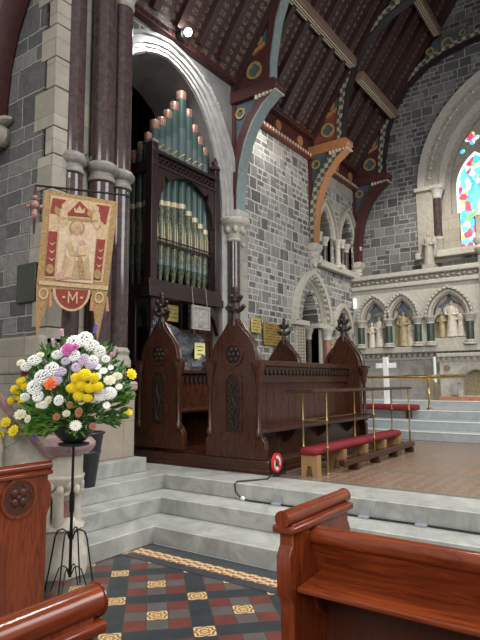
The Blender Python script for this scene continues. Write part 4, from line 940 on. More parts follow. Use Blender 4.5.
# cable on the steps
cab = [(5.5, 3.5, .518), (5.35, 3.44, .519), (5.15, 3.55, .519), (5.03, 3.62, .522), (4.985, 3.63, .50), (4.985, 3.62, .42), (4.96, 3.52, .355), (4.955, 3.4, .352), (4.965, 3.1, .351), (4.985, 2.6, .351), (4.97, 2.1, .351), (4.982, 1.6, .351), (4.965, 1.0, .351), (4.98, 0, .351), (4.97, -2, .351)]
tag(B().tube(cab, .009, 6).build('power_cable', 'black_rubber', None, origin=(4.98, 3.5, .35)), 'thin black cable taped along the marble step', 'cable')
tag(B().ball((4.955, 3.5, .365), (.022, .03, .024), 12, 8).build('cable_plug', 'white_enamel', None, origin=(4.95, 3.5, .34)), 'small white round socket lying on the step by the cable bend', 'plug')
for y, l in ((3.08, 'grey tape patch on the step nearest the cable bend'), (2.13, 'grey tape patch on the riser above the pew end rail'), (1.60, 'rightmost of the three grey tape patches on the step')):
    b = B().box(4.988, 4.998, y-.05, y+.05, .352, .43).box(4.93, 4.998, y-.05, y+.05, .341, .362)
    tag(b.build('tape_patch', 'grey_tape', None, origin=(4.97, y, .34)), l, 'tape')

# ================================================================ organ
OY = 6.55
og = thing('pipe_organ', 'tall organ case with painted green pipes filling the arch', 'organ', (7.4, 6.9, .6))
def cbox(nm, x0, x1, y0, y1, z0, z1, m='organ_oak', bv=.01): return B().box(x0, x1, y0, y1, z0, z1).build(nm, m, og, bv)
cbox('corner_post', 6.58, 6.74, OY-.02, OY+.14, 3.1, 5.8)
cbox('corner_post', 8.36, 8.50, OY-.02, OY+.12, 3.0, 5.85)
B().lathe([(.11, 0), (.11, .05), (.05, .1), (.07, .16), (.02, .26)], (8.43, OY+.05, 5.85), 8).build('post_finial', 'organ_oak', og)
B().lathe([(.10, 0), (.12, .04), (.02, .06)], (6.66, OY+.05, 5.8), 4, PI/4).build('post_cap', 'carved_stone', og)
cbox('sill_rail', 6.5, 8.55, OY-.08, OY+.14, 3.05, 3.2)
cbox('sill_moulding', 6.53, 8.52, OY-.04, OY+.1, 3.2, 3.36)
cbox('top_rail', 6.6, 8.45, OY-.03, OY+.1, 5.38, 5.44); cbox('top_rail', 6.6, 8.45, OY-.03, OY+.1, 5.62, 5.68)
b = B()
for i in range(15):
    u = 6.76+i*.115; b.band(foil(u, 5.53, .035, 4, .4, 16), circ(u, 5.53, .062, 16), -.01, -.06, MY(OY), True)
b.build('pierced_quatrefoils', 'organ_oak', og)
for q in (-1, 1):   # cusped tracery under the rail
    cx = 7.55+q*.82
    B().prism([(7.55+q*.81, 5.39), (7.55+q*.05, 5.39), (7.55+q*.3, 5.32), (7.55+q*.5, 5.2), (7.55+q*.62, 5.26), (7.55+q*.60, 5.08), (7.55+q*.72, 4.9), (7.55+q*.78, 4.6), (7.55+q*.81, 4.6)], .0, -.05, MY(OY)).build('corner_tracery', 'organ_oak', og)
px = [6.87, 7.04, 7.21, 7.39, 7.59, 7.79, 7.97, 8.13, 8.28]
top = [6.33, 6.45, 6.66, 6.90, 7.20, 6.92, 6.67, 6.48, 6.31]
OY2 = OY+.22
def pipe(x, y, zt, zb, r, zmid, parent=og):
    p = B().lathe([(r, zb), (r, zt-.17)], (x, y, 0), 16).build('pipe', 'pipe_teal', parent)
    B().lathe([(.025, 3.3), (r*.98, 3.75), (r*1.01, 3.8), (r*1.01, zmid)], (x, y, 0), 16).build('pipe_foot', 'pipe_stencilled', p)
    B().lathe([(r*1.03, zmid), (r*1.03, zmid+.09)], (x, y, 0), 16).build('pipe_band', 'pipe_band', p)
    B().lathe([(r*1.01, 5.7), (r*1.01, 5.7+(zt-5.87)*.55)], (x, y, 0), 16).build('pipe_upper', 'pipe_upper', p)
    B().lathe([(r*1.01, zt-.17), (r*1.03, zt-.02), (r*.9, zt)], (x, y, 0), 16).build('pipe_tip', 'pipe_tip', p)
    # pale mouth leaf
    B().prism([(x-r*.55, 4.05), (x+r*.55, 4.05), (x+r*.5, 4.35), (x, 4.62), (x-r*.5, 4.35)], 0, -.012, MY(y-r*.98)).build('pipe_mouth', 'pipe_band', p)
    if zt > 6.35:
        B().tube([(x-r-.002, y-.02, 5.83), (x-.02, y-r-.006, 5.90), (x+r+.002, y-.02, 5.99)], .016, 6).build('diagonal_band', 'gold_paint', p)
for i, (x, zt) in enumerate(zip(px, top)):
    pipe(x, OY2, zt, 3.7, .088 if i != 4 else .1, 4.75+.05*(4-abs(4-i))*.5 - (.0 if i < 5 else .06*(i-4)))
cbox('pipe_rail', 6.7, 8.4, OY+.06, OY+.10, 4.05, 4.09)
cbox('pipe_rail', 6.7, 8.4, OY+.06, OY+.10, 4.13, 4.15)
# west flank with its own smaller pipes
for k, (y, zt) in enumerate(((6.80, 6.05), (6.97, 5.92), (7.14, 5.80), (7.42, 6.45), (7.60, 6.3), (7.78, 6.15))):
    pipe(6.74, y, zt, 3.7, .07, 4.7)
cbox('flank_rail', 6.58, 6.70, 6.65, 7.9, 3.05, 3.3); cbox('flank_rail', 6.58, 6.68, 6.65, 7.3, 5.3, 5.5); cbox('flank_post', 6.58, 6.70, 7.2, 7.32, 3.1, 5.7)
cbox('flank_post', 6.58, 6.70, 7.86, 7.98, .6, 5.7)
cbox('flank_panel', 6.6, 6.66, 6.9, 7.9, .6, 3.06, 'organ_oak')
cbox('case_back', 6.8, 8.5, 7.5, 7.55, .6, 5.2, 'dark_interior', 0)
# lower case: panelled doors and bracket
cbox('lower_panel', 8.02, 8.62, 6.80, 6.86, .6, 3.05, 'stall_oak')
for z0, z1 in ((.75, 1.9), (2.02, 2.45), (2.55, 2.92)):
    B().band([(8.2, z0+.05), (8.5, z0+.05), (8.5, z1-.05), (8.2, z1-.05)], [(8.14, z0), (8.56, z0), (8.56, z1), (8.14, z1)], .03, 0, MY(6.8), True).build('door_moulding', 'stall_oak_horizontal', og)
B().prism([(6.62, 3.05), (6.62, 2.5), (6.7, 2.75), (6.95, 2.98), (7.05, 3.05)], 0, -.08, MY(OY)).build('bracket', 'organ_oak', og)
B().prism([(8.48, 3.05), (8.48, 2.5), (8.36, 2.78), (8.16, 2.98), (8.08, 3.05)], 0, -.08, MY(OY)).build('bracket', 'organ_oak', og)
b = B().lathe([(.05, 0), (.09, .08), (.11, .2), (.07, .26), (.08, .3)], (6.72, 6.35, 2.62), 10)
cbox('console', 6.9, 8.0, 6.85, 7.4, .6, 2.6, 'organ_oak')
b.build('carved_bracket_head', 'carved_oak', og)
# plastic dust sheet over the console
def sheet(u, v):
    x = 6.66+1.42*u; sag = 2.95-.55*u*(1-.2*u)-.12*math.sin(PI*u)
    z = sag*(1-v)+1.45*v
    y = 6.68+.05*math.sin(u*23+v*4)*(.3+v)+.035*math.sin(v*17+u*9)-.10*math.sin(PI*v)
    return (x, y, z)
tag(B().grid(sheet, 40, 30, .004).build('dust_sheet', 'black_sheet', None, origin=(7.3, 6.76, 1.45)), 'crumpled black plastic sheet draped over the organ console', 'dust sheet')
nt = tag(B().box(7.80, 8.10, 6.58, 6.584, 2.04, 2.34).build('paper_notice', 'yellow_paper', None, origin=(7.95, 6.58, 2.04)), 'pale yellow paper notice pinned to the black plastic sheet', 'notice')
OFF[nt] = (7.95, 6.58, 2.04)
b = B()
for i, wv in enumerate((.10, .07, .08)): b.box(7.95-wv, 7.95+wv, 6.576, 6.58, 2.26-.07*i, 2.275-.07*i)
b.build('writing', 'ink', nt)
hp = thing('hanging_plaque', 'grey relief plaque hung on two cords below the organ pipes', 'plaque', (7.8, 6.42, 2.6))
B().box(7.50, 8.02, 6.40, 6.43, 2.56, 3.0).build('panel', 'glass_plaque', hp, .01)
B().band([(7.55, 2.61), (7.97, 2.61), (7.97, 2.95), (7.55, 2.95)], [(7.50, 2.56), (8.02, 2.56), (8.02, 3.0), (7.50, 3.0)], .012, 0, MY(6.40), True).build('frame', 'grey_ashlar', hp)
B().ball((7.76, 6.395, 2.82), (.05, .012, .06)).ball((7.76, 6.395, 2.70), (.09, .012, .09)).build('raised_figure', 'carved_stone', hp)
for x in (7.56, 7.96): B().tube([(x, 6.415, 2.98), (x, 6.45, 3.36)], .006, 6).build('cord', 'carved_stone', hp)
def plaque(x0, x1, y, z0, z1, m, label, lines=5):
    o = tag(B().box(x0, x1, y-.02, y, z0, z1).build('wall_plaque', m, None, .004, origin=((x0+x1)/2, y, z0)), label, 'plaque')
    b = B()
    for i in range(lines):
        z = z1-(i+1)*(z1-z0)/(lines+1); n = 6
        for k_ in range(n):
            if (i+k_) % 4: b.box(x0+(x1-x0)*(.12+.76*k_/n), x0+(x1-x0)*(.12+.76*(k_+.7)/n), y-.024, y-.018, z-.008, z+.008)
    b.build('engraved_lines', 'bronze_plaque', o); return o
plaque(7.16, 7.5, 6.74, 2.70, 3.0, 'pale_brass_plaque', 'bright yellow brass plate under the organ behind the plastic sheet', 3)
plaque(9.62, 9.98, 6.56, 2.66, 2.98, 'pale_brass_plaque', 'small square pale brass plaque on the rubble wall', 4)
plaque(10.1, 10.86, 6.56, 2.42, 2.92, 'brass_plaque', 'wide brown brass plaque on the wall, right of the small one', 7)
np_ = tag(B().box(3.76, 3.785, 5.60, 5.98, 2.55, 3.02).build('wall_plaque', 'bronze_plaque', None, .01, origin=(3.78, 5.79, 2.55)), 'dark bronze plaque on the nave wall left of the banner', 'plaque')
# small white wall lamp near niche and yellow object
wl = thing('wall_lamp', 'small glowing white wall lamp above the stall end near the corner', 'lamp', (14.9, 6.5, 3.85))
B().lathe([(.04, 0), (.045, .28), (.02, .3)], (14.9, 6.48, 3.72), 12).build('lamp_tube', 'glass_clear_border', wl)
B().box(14.87, 14.93, 6.5, 6.6, 3.8, 3.9).build('bracket', 'carved_stone', wl)
yb = tag(B().prism([(13.35, 2.1), (13.75, 2.1), (13.80, 2.45), (13.6, 2.62), (13.38, 2.5)], .12, .02, ZN).build('yellow_bag', 'yellow_petal', None, .04, origin=(13.55, 6.5, 2.1)), 'yellow cloth hanging beside the small niche, behind the stall end', 'cloth')
# spotlight high beside the organ arch
lp = thing('spotlight', 'glaring white spotlight fixed at the wall plate above the organ arch', 'lamp', (7.1, 6.3, 7.9))
B().ball((7.08, 6.16, 7.93), (.07, .07, .07), 16, 12).build('bulb', 'lamp_light', lp)
B().tube([(7.12, 6.28, 7.96), (7.12, 6.45, 8.0), (7.12, 6.6, 8.0)], [.09, .07, .03], 14).build('housing', 'black_iron', lp)
# ================================================================ pulpit stair
ps = thing('pulpit_stair', 'carved stone pulpit stair newel with pink marble cap and sloping rail', 'pulpit stair', (3.08, 4.12, 0))
nx, ny = 3.10, 4.13
B().lathe([(.25, 0), (.25, .16), (.22, .20), (.20, .36), (.22, .38), (.17, .42), (.13, .46)], (nx, ny, 0), 8, PI/8).build('plinth', 'pulpit_stone', ps)
B().lathe([(.10, .44), (.10, .62)], (nx, ny, 0), 16).build('red_column', 'red_marble', ps)
for i in range(4):
    a = PI/4+i*PI/2
    B().lathe([(.055, .40), (.05, .43), (.045, .62), (.065, .68)], (nx+.13*math.cos(a), ny+.13*math.sin(a), 0), 10).build('colonnette', 'pulpit_stone', ps)
B().lathe([(.12, .60), (.17, .66), (.15, .70), (.20, .76), (.21, .80), (.19, .82), (.19, 1.0)], (nx, ny, 0), 8, PI/8).build('newel_post', 'pulpit_stone', ps)
b = B()
for i in range(14):
    a = 2*PI*i/14; b.ball((nx+.17*math.cos(a), ny+.17*math.sin(a), .72+.02*(-1)**i), (.035, .035, .045), 7, 5)
b.build('leaf_carving', 'pulpit_stone', ps)
B().lathe([(.22, .99), (.28, 1.02), (.30, 1.05), (.30, 1.08), (.26, 1.12), (.12, 1.15)], (nx, ny, 0), 8, PI/8).build('newel_cap', 'pink_marble', ps)
rz = lambda x: 1.10+(2.88-x)*1.02
for y, z_, m in ((4.12, 0, 'outer'), (4.85, .0, 'inner')):
    M = MY(y)
    B().prism([(2.95, .0), (2.95, .96), (2.88, 1.0), (1.2, rz(1.2)-.1), (1.2, .0)], .06, -.06, M).build('stair_wall', 'pulpit_stone', ps)
    B().prism([(2.98, .98), (2.98, 1.06), (2.85, 1.09), (1.2, rz(1.2)), (1.2, rz(1.2)-.09), (2.88, .98)], .12, -.12, M).build('handrail', 'pink_marble', ps, .015)
    if m == 'outer':
        for cx in (2.68, 2.30, 1.92):
            zs = rz(cx)-.62
            order(ps, cx, zs, .09, .16, .12, .2, .0, .085, M, 'pulpit_stone', leg=.25); order(ps, cx, zs+.02, .14, .22, .17, .27, .0, .10, M, 'pulpit_stone', leg=.25)
            B().prism([(cx-.09, .25)]+arch(cx, zs, .09, .16)+[(cx+.09, .25)], .061, .066, M).build('arch_recess_shade', 'soffit_stone', ps)  # dark sheet on the wall face, its colour painting the shade of a recess
for i in range(5): B().box(1.2, 2.8-.3*i, 4.18, 4.79, .0+.18*i, .18*(i+1)).build('stair_tread', 'pulpit_stone', ps)

# ================================================================ flower bucket
bu = thing('flower_bucket', 'tall black plastic florist bucket standing on the marble landing', 'bucket', (3.93, 4.85, .51))
B().lathe([(.12, 0), (.135, .12), (.165, .34), (.168, .345), (.178, .36), (.168, .375), (.195, .54), (.20, .545), (.20, .565), (.185, .565), (.11, .02), (.01, .02)], (3.93, 4.85, .512), 28).build('body', 'black_plastic', bu)
B().tube([(3.93+.203*math.cos(2*PI*i/28), 4.85+.203*math.sin(2*PI*i/28), 1.07) for i in range(28)], .012, 8, True).build('rim', 'black_plastic', bu)
for q in (-1, 1): B().box(3.93+q*.195-.02, 3.93+q*.195+.02, 4.82, 4.88, 1.0, 1.05).build('lug', 'black_plastic', bu)

# ================================================================ processional banner
bn = thing('processional_banner', 'gold and crimson embroidered banner hung on a crossbar before the pier', 'banner', (3.72, 4.98, .68))
O_ = Vector((3.46, 5.10)); e_ = Vector((.784, -.62)); n_ = Vector((-.62, -.784))
def MBn(u, v, d):
    p = O_+e_*u+n_*d; return (p.x, p.y, v)
D = lambda a, c: (.04+(a-44)*.0101, 3.69-(c-190)*.01065)     # design grid of the cloth, about a centimetre a unit
def cloth(pts, d, m, nm, th=.006): return B().prism([D(*p) for p in pts], d, d+th, MBn).build(nm, m, bn)
def ell(cx, cy, rx, ry, n=20): return [(cx+rx*math.cos(2*PI*i/n), cy+ry*math.sin(2*PI*i/n)) for i in range(n)]
B().tube([(*(O_+e_*-.06), 3.735), (*(O_+e_*.44), 3.725), (*(O_+e_*.90), 3.715)], .012, 8).build('crossbar', 'black_iron', bn)
B().tube([(3.74, 5.08, .69), (3.76, 5.02, 3.9)], .016, 10).build('pole', 'stall_oak', bn)
B().lathe([(.16, 0), (.16, .03), (.05, .06), (.03, .2)], (3.74, 5.2, .68), 16).build('foot', 'stall_oak', bn)
pc = O_+e_*-.06
B().tube([(pc.x, pc.y, 3.74), (pc.x, pc.y, 3.55), (pc.x, pc.y, 3.2)], [.012, .02, .012], 8).build('side_cord', 'stall_oak', bn)
B().ball((pc.x, pc.y, 3.52), (.045, .045, .05)).ball((pc.x, pc.y, 3.42), (.035, .035, .06)).ball((pc.x, pc.y, 3.60), (.03, .03, .03)).ball((pc.x+.05, pc.y-.04, 3.5), .025).ball((pc.x-.05, pc.y+.04, 3.5), .025).build('cross_finial', 'red_marble', bn)
pe = O_+e_*.92
B().ball((pe.x, pe.y, 3.715), (.03, .03, .03)).build('end_knob', 'bronze_plaque', bn)
half = [(55+19.5*(1-math.cos(PI*i/16)), 291+23*math.sin(PI*i/16)) for i in range(17)]
outl = [(44, 190), (121, 196), (112, 291), (102, 346), (94.5, 292)]+half[::-1]+[(54, 292), (40, 343), (38.5, 288)]
cloth(outl, 0, 'banner_gold', 'cloth', .012)
cloth([(50, 195), (114, 200), (106, 283), (47, 281)], .012, 'banner_light', 'border', .004)
cloth([(52, 198), (66, 199), (56, 214), (50, 214)], .017, 'banner_red', 'corner_panel'); cloth([(98, 201), (112, 202), (108, 222), (101, 216)], .017, 'banner_red', 'corner_panel')
cloth([(66, 215), (80, 199), (97, 215)], .020, 'banner_red', 'pediment')
cloth([(49, 233), (58, 233), (56, 279), (47, 279)], .017, 'banner_red', 'side_panel'); cloth([(99, 238), (108, 238), (104, 281), (96, 281)], .017, 'banner_red', 'side_panel')
cloth([(60, 217), (99, 218), (96, 285), (58, 283)], .017, 'banner_cream', 'centre_panel')
cloth([(60, 217), (99, 218), (99, 221), (60, 220)], .022, 'banner_gold', 'panel_rail')
for cx, cy in ((53, 244), (53, 252), (53, 260)): cloth([(cx-3.5, cy), (cx, cy+4), (cx+3.5, cy), (cx, cy+2)], .022, 'banner_light', 'leaf_motif')
for cx, cy in ((103, 248), (103, 256), (102, 264)): cloth([(cx-3.5, cy), (cx, cy+4), (cx+3.5, cy), (cx, cy+2)], .022, 'banner_light', 'leaf_motif')
cloth(ell(51.5, 272, 4, 5), .024, 'banner_gold', 'vase_motif'); cloth(ell(100.5, 275, 4, 5), .024, 'banner_gold', 'vase_motif')
# angels at the corners, crown in the pediment
for cx, cy in ((64, 209), (98, 209)):
    cloth(ell(cx, cy-3, 2.6, 3.2), .024, 'banner_light', 'angel_head'); cloth([(cx-3, cy), (cx+3, cy), (cx+5, cy+14), (cx, cy+19), (cx-5, cy+12)], .022, 'banner_light', 'angel_robe')
    cloth([(cx-3, cy+1), (cx-9, cy-3), (cx-10, cy+4), (cx-3, cy+8)], .021, 'banner_gold', 'angel_wing')
cloth([(75, 212), (74, 206), (77, 209), (80, 204), (83, 209), (86, 206), (85, 212)], .026, 'banner_light', 'crown')
# seated robed figure holding a child
cloth(ell(78, 228, 8, 8.5, 28), .023, 'banner_gold', 'halo'); cloth(ell(78, 228, 6.2, 6.8, 28), .026, 'banner_light', 'halo_field')
cloth([(70, 241), (73, 234), (83, 234), (88, 242), (91, 256), (86, 262), (70, 262), (66, 254)], .025, 'banner_cream', 'mantle')
cloth([(67, 254), (90, 254), (94, 281), (62, 281)], .024, 'banner_robe', 'skirt')
cloth([(72, 258), (77, 258), (74, 280), (66, 280)], .030, 'banner_light', 'robe_fold'); cloth([(80, 258), (84, 258), (88, 280), (82, 280)], .030, 'banner_gold', 'robe_fold')
cloth([(68, 246), (72, 242), (76, 252), (86, 254), (84, 258), (72, 257)], .031, 'banner_robe', 'sleeve')
cloth(ell(78, 231, 3.6, 4.6), .031, 'banner_pink', 'face'); cloth([(73, 236), (73, 228), (76, 224), (80, 224), (83, 228), (83, 236), (81.4, 230), (78, 227), (74.6, 230)], .034, 'banner_robe', 'veil')
cloth(ell(84, 243, 2.6, 3), .037, 'banner_pink', 'child_head'); cloth([(80, 246), (87, 246), (88, 256), (80, 257)], .036, 'banner_light', 'child_robe')
cloth([(60, 276), (66, 272), (70, 281), (60, 283)], .026, 'banner_pink', 'rose_motif')
# lobe with monogram, tails with roundels
cloth([(a, c_) if False else (75+(a-75)*.84, 292+(c_-291)*.84) for a, c_ in half], .015, 'banner_red', 'lobe_field')
B().band([D(75+(a-75)*.86, 292+(c_-291)*.86) for a, c_ in half], [D(a, c_) for a, c_ in half], .012, .022, MBn).build('lobe_border', 'banner_light', bn)
for pts in ([(70.5, 294), (72, 294), (72, 306), (70.5, 306)], [(79, 294), (80.5, 294), (80.5, 306), (79, 306)], [(72, 294), (75.5, 301), (79, 294), (79, 297), (75.5, 304), (72, 297)], [(65, 299), (68, 299), (68, 301), (65, 301)], [(83, 299), (86, 299), (86, 301), (83, 301)]):
    cloth(pts, .022, 'banner_light', 'monogram_stroke')
cloth([(41, 284), (112, 287), (112, 291), (41, 288)], .018, 'banner_light', 'lower_braid')
for cx, cy in ((46, 297), (103, 299)):
    B().band([D(*p) for p in ell(cx, cy, 3.2, 4)], [D(*p) for p in ell(cx, cy, 5, 6)], .012, .02, MBn, True).build('roundel', 'banner_light', bn)
for cx, cy in ((53, 303), (95, 306), (111.5, 306)):
    B().tube([(*MBn(*D(cx, cy-8), .01),), (*MBn(*D(cx, cy+2), .012),), (*MBn(*D(cx, cy+7), .012),)], [.008, .018, .02], 8).build('tassel', 'terracotta_tile', bn)

# ================================================================ flower stand and arrangement
FX, FY = 2.84, 3.64
fs = thing('flower_stand', 'slender black iron flower stand with curved hoop legs', 'flower stand', (FX, FY, 0))
B().lathe([(.012, .12), (.012, .6), (.02, .61), (.02, .75), (.011, .76), (.010, 1.12)], (FX, FY, 0), 10).build('pole', 'black_iron', fs)
B().lathe([(.02, 0), (.10, .01), (.12, .02), (.12, .035), (.02, .05)], (FX, FY, 1.10), 16).build('plate', 'black_iron', fs)
for i in range(4):
    a = .5+i*PI/2; c_, s_ = math.cos(a), math.sin(a)
    B().tube([(FX+c_*r, FY+s_*r, z) for r, z in ((.012, .40), (.03, .455), (.07, .475), (.11, .46), (.13, .41), (.165, .2), (.20, .008))], .0065, 6).build('leg', 'black_iron', fs)
    B().tube([(FX+c_*r, FY+s_*r, z) for r, z in ((.012, .14), (.03, .19), (.06, .20), (.09, .18), (.12, .1), (.155, .008))], .005, 6).build('brace', 'black_iron', fs)
fa = thing('flower_arrangement', 'lush green foliage of the mixed flower arrangement on the black stand', 'foliage', (FX, FY, 1.14))
B().lathe([(.09, 0), (.15, .06), (.17, .16), (.16, .17), (.02, .10)], (FX, FY, 1.15), 20).build('bowl', 'black_plastic', fa)
Rv = Vector((.5802, -.8145, 0)); Fv = Vector((.8152, .579, 0)); Zv = Vector((0, 0, 1)); FC = Vector((FX, FY, 1.50))
def fpos(a, c_, dep): return FC+Rv*a+Zv*c_-Fv*dep
def leafset(n, mat, rng, seed, L=(.05, .11), W=.35, name='foliage'):
    rnd = random.Random(seed); b = B()
    for i in range(n):
        a, c_, dp = rng(rnd); p = fpos(a, c_, dp)
        out = (p-Vector((FX, FY, 1.28))); out.normalize()
        out = (out+Vector((rnd.uniform(-.8, .8), rnd.uniform(-.8, .8), rnd.uniform(-.6, .6)))).normalized()
        l = rnd.uniform(*L); side = out.cross(Vector((rnd.uniform(-1, 1), rnd.uniform(-1, 1), rnd.uniform(-1, 1)))).normalized()*l*W*.5
        nn = out.cross(side).normalized()*.003
        q = [p-side*.1, p+out*l*.3+side*.8, p+out*l*.6+side*.8, p+out*l, p+out*l*.6-side*.8, p+out*l*.3-side*.8]
        va = [b.bm.verts.new(v+nn) for v in q]; vb = [b.bm.verts.new(v-nn) for v in q]
        b.bm.faces.new(va); b.bm.faces.new(vb[::-1])
        for k_ in range(6): b.bm.faces.new((va[k_], vb[k_], vb[(k_+1) % 6], va[(k_+1) % 6]))
    o = b.build(name, mat, fa); o['kind'] = 'stuff'; return o
def dome(r):
    while True:
        a, c_ = r.uniform(-.42, .42), r.uniform(-.22, .42)
        if (a/.42)**2+((c_-.02)/.40)**2 < 1: break
    return a, c_, r.uniform(-.22, .24)*math.sqrt(max(0, 1-(a/.46)**2-((c_-.02)/.44)**2))
leafset(700, 'leaf_green', dome, 3)
leafset(260, 'fern_green', lambda r: (r.uniform(-.3, .12), r.uniform(-.27, -.08), r.uniform(0, .2)), 5, (.05, .12), .22, 'light_foliage')
leafset(60, 'fern_green', lambda r: (r.uniform(.26, .44), r.uniform(-.06, .0), r.uniform(.02, .1)), 6, (.05, .1), .15, 'fern_spray')
b = B(); rnd = random.Random(9)
def stem(a, c_, dp):
    p = fpos(a, c_, dp); q = Vector((FX+rnd.uniform(-.05, .05), FY+rnd.uniform(-.05, .05), 1.25))
    b.tube([q, q.lerp(p, .5)+Vector((0, 0, .05)), p], .0035, 5)
# ---- blooms: unit-radius meshes, copied
def bloom_mesh(kind):
    m = B()
    if kind == 'mum':
        rn = random.Random(4)
        m.ball((0, 0, 0), .62, 10, 8)
        for i in range(90):
            z = 1-2*(i+.5)/90; r = math.sqrt(1-z*z); a = i*2.39996
            d = Vector((r*math.cos(a), r*math.sin(a), z))
            q = d.to_track_quat('Z', 'Y').to_matrix()
            m.ball(d*.72, (.11, .17, .30), 6, 4, q)
    elif kind == 'daisy':
        for i in range(16):
            a = 2*PI*i/16; m.ball((.58*math.cos(a), .58*math.sin(a), .05), (.42, .15, .05), 8, 5, Matrix.Rotation(a, 3, 'Z'))
    elif kind == 'carnation':
        for j, (rr_, zz, n_, tl) in enumerate(((.62, 0, 9, .3), (.48, .14, 8, .7), (.3, .26, 6, 1.1), (.12, .32, 4, 1.4))):
            for i in range(n_):
                a = 2*PI*i/n_+j*.5; m.ball((rr_*math.cos(a), rr_*math.sin(a), zz), (.38, .3, .09), 8, 5, Matrix.Rotation(a, 3, 'Z') @ Matrix.Rotation(-tl, 3, 'Y'))
        m.ball((0, 0, -.1), (.3, .3, .3), 8, 6)
    elif kind == 'spike':
        for i in range(18):
            a = i*2.4; m.ball((.16*math.cos(a), .16*math.sin(a), -1+i*.11), (.2, .2, .17), 7, 5)
    elif kind == 'cluster':
        rn = random.Random(8)
        for i in range(60):
            z = 1-1.5*(i+.5)/60; r = math.sqrt(max(0, 1-z*z)); a = i*2.39996
            m.ball((r*math.cos(a)*.85, r*math.sin(a)*.85, z*.7+rn.uniform(-.08, .08)), (.17, .17, .12), 7, 5)
    return m
proto = {}
def bloom(kind, mat, name, label, group, a, c_, rad, dp=None, cat='flower'):
    if dp is None: dp = .10+.24*math.sqrt(max(0, 1-(a/.5)**2-(c_/.5)**2))
    key = (kind, mat)
    if key not in proto:
        o = bloom_mesh(kind).build(name, mat); proto[key] = o
        if kind == 'daisy':
            B().ball((0, 0, .08), (.24, .24, .14), 10, 6).build('centre', 'yellow_petal', o)
    else:
        src = proto[key]; o = src.copy(); C.objects.link(o)
        for ch in src.children:
            cc = ch.copy(); C.objects.link(cc); cc.parent = o
    o.name = name
    p = fpos(a, c_, dp); o.location = p; o.scale = (rad*rnd.uniform(.9, 1.25), rad*rnd.uniform(.9, 1.2), rad*rnd.uniform(.7, 1.0))
    out = (p-Vector((FX, FY, 1.15))).normalized()*(.5)-Fv*.9+Vector((rnd.uniform(-.3, .3), rnd.uniform(-.3, .3), rnd.uniform(-.1, .4)))
    if kind == 'spike': out = (p-Vector((FX, FY, 1.0))).normalized()
    o.rotation_euler = out.to_track_quat('Z', 'Y').to_euler()
    o['label'] = label; o['category'] = cat
    if group: o['group'] = group
    stem(a, c_, dp-.02); return o
S_ = .00805
def bl(kind, mat, name, label, group, lst, rad, dp=None):
    for t_ in lst:
        x, y = t_[0], t_[1]; r = t_[2] if len(t_) > 2 else rad
        bloom(kind, mat, name, label, group, (x-70)*S_, (395-y)*S_, r, dp)
bl('cluster', 'white_petal', 'white_chrysanthemum', 'fluffy white chrysanthemum of the mixed arrangement on the black stand', 'white chrysanthemums of the arrangement', [(77, 344, .06), (85, 341, .065), (93, 347, .06), (70, 352, .045), (79, 357, .045), (101, 353, .05), (107, 360, .035), (51, 377, .06), (60, 370, .06), (44, 386, .05), (41, 361, .05), (33, 367, .04), (48, 394, .045), (63, 356, .04), (112, 392, .05), (104, 393, .045), (68, 398, .035), (54, 402, .035), (96, 362, .04), (35, 395, .035)], .05)
bl('cluster', 'lilac_petal', 'lilac_statice', 'pale lilac flower head tucked among the white ones', 'lilac heads of the arrangement', [(68, 372, .045), (64, 380, .045), (88, 361, .045), (82, 368, .04), (95, 366, .04), (72, 362, .035), (56, 368, .03)], .04)
bl('mum', 'yellow_petal', 'yellow_chrysanthemum', 'bright yellow chrysanthemum of the big central bunch', 'yellow chrysanthemums in the central bunch', [(84, 378), (92, 375), (100, 378), (81, 387), (89, 385), (97, 387), (104, 386), (87, 394), (95, 396, .035)], .043, .36)
bl('mum', 'yellow_petal', 'yellow_chrysanthemum', 'bright yellow chrysanthemum of the bunch at the left side', 'yellow chrysanthemums at the left side', [(22, 380), (26, 386), (16, 388), (21, 394), (13, 399, .03), (24, 400, .03)], .04, .12)
bl('carnation', 'orange_petal', 'orange_carnation', 'single coral orange carnation left of the yellow bunch', None, [(61, 383)], .055, .36)
bl('carnation', 'pink_petal', 'magenta_carnation', 'magenta carnation among the white blooms near the top', 'magenta carnations near the top', [(73, 351, .05), (80, 349, .035)], .04, .30)
bl('spike', 'blue_petal', 'blue_larkspur', 'violet blue flower spike standing highest in the arrangement', None, [(92, 329)], .045, .1)
bl('spike', 'pale_pink_petal', 'pink_veronica', 'pale pink flower spike rising from the upper edge', 'pale pink spikes of the arrangement', [(60, 333), (52, 343), (57, 348), (112, 352), (108, 357)], .04, .12)
bl('daisy', 'white_petal', 'white_daisy', 'small open white daisy with yellow centre in the arrangement', 'white daisies of the arrangement', [(100, 367, .03), (106, 371, .03), (102, 376, .03), (112, 368, .025), (83, 421, .04), (98, 398, .025), (113, 391, .045), (106, 394, .04), (110, 403, .03), (120, 386, .03)], .03)
bl('carnation', 'cream_petal', 'cream_lisianthus', 'cream ruffled bloom scattered through the arrangement', 'cream blooms of the arrangement', [(112, 380, .045), (118, 376, .035), (30, 411, .045), (38, 415, .03), (50, 402, .03), (88, 399, .03), (58, 398, .035), (75, 410, .03), (26, 363, .035), (46, 356, .03)], .04)
bl('carnation', 'yellow_petal', 'yellow_rose', 'small single yellow rose outside the yellow chrysanthemum bunches', 'yellow roses of the arrangement', [(127, 374, .045), (124, 411, .038), (38, 424, .035), (5, 420, .045), (13, 428, .045), (0, 432, .04), (1, 446, .04), (58, 397, .035), (67, 405, .03)], .035, .05)
bl('carnation', 'terracotta_tile', 'salmon_carnation', 'small salmon bloom low at the centre of the arrangement', 'salmon blooms low in the arrangement', [(86, 409, .035), (66, 413, .028), (98, 422, .028), (78, 402, .025)], .03)
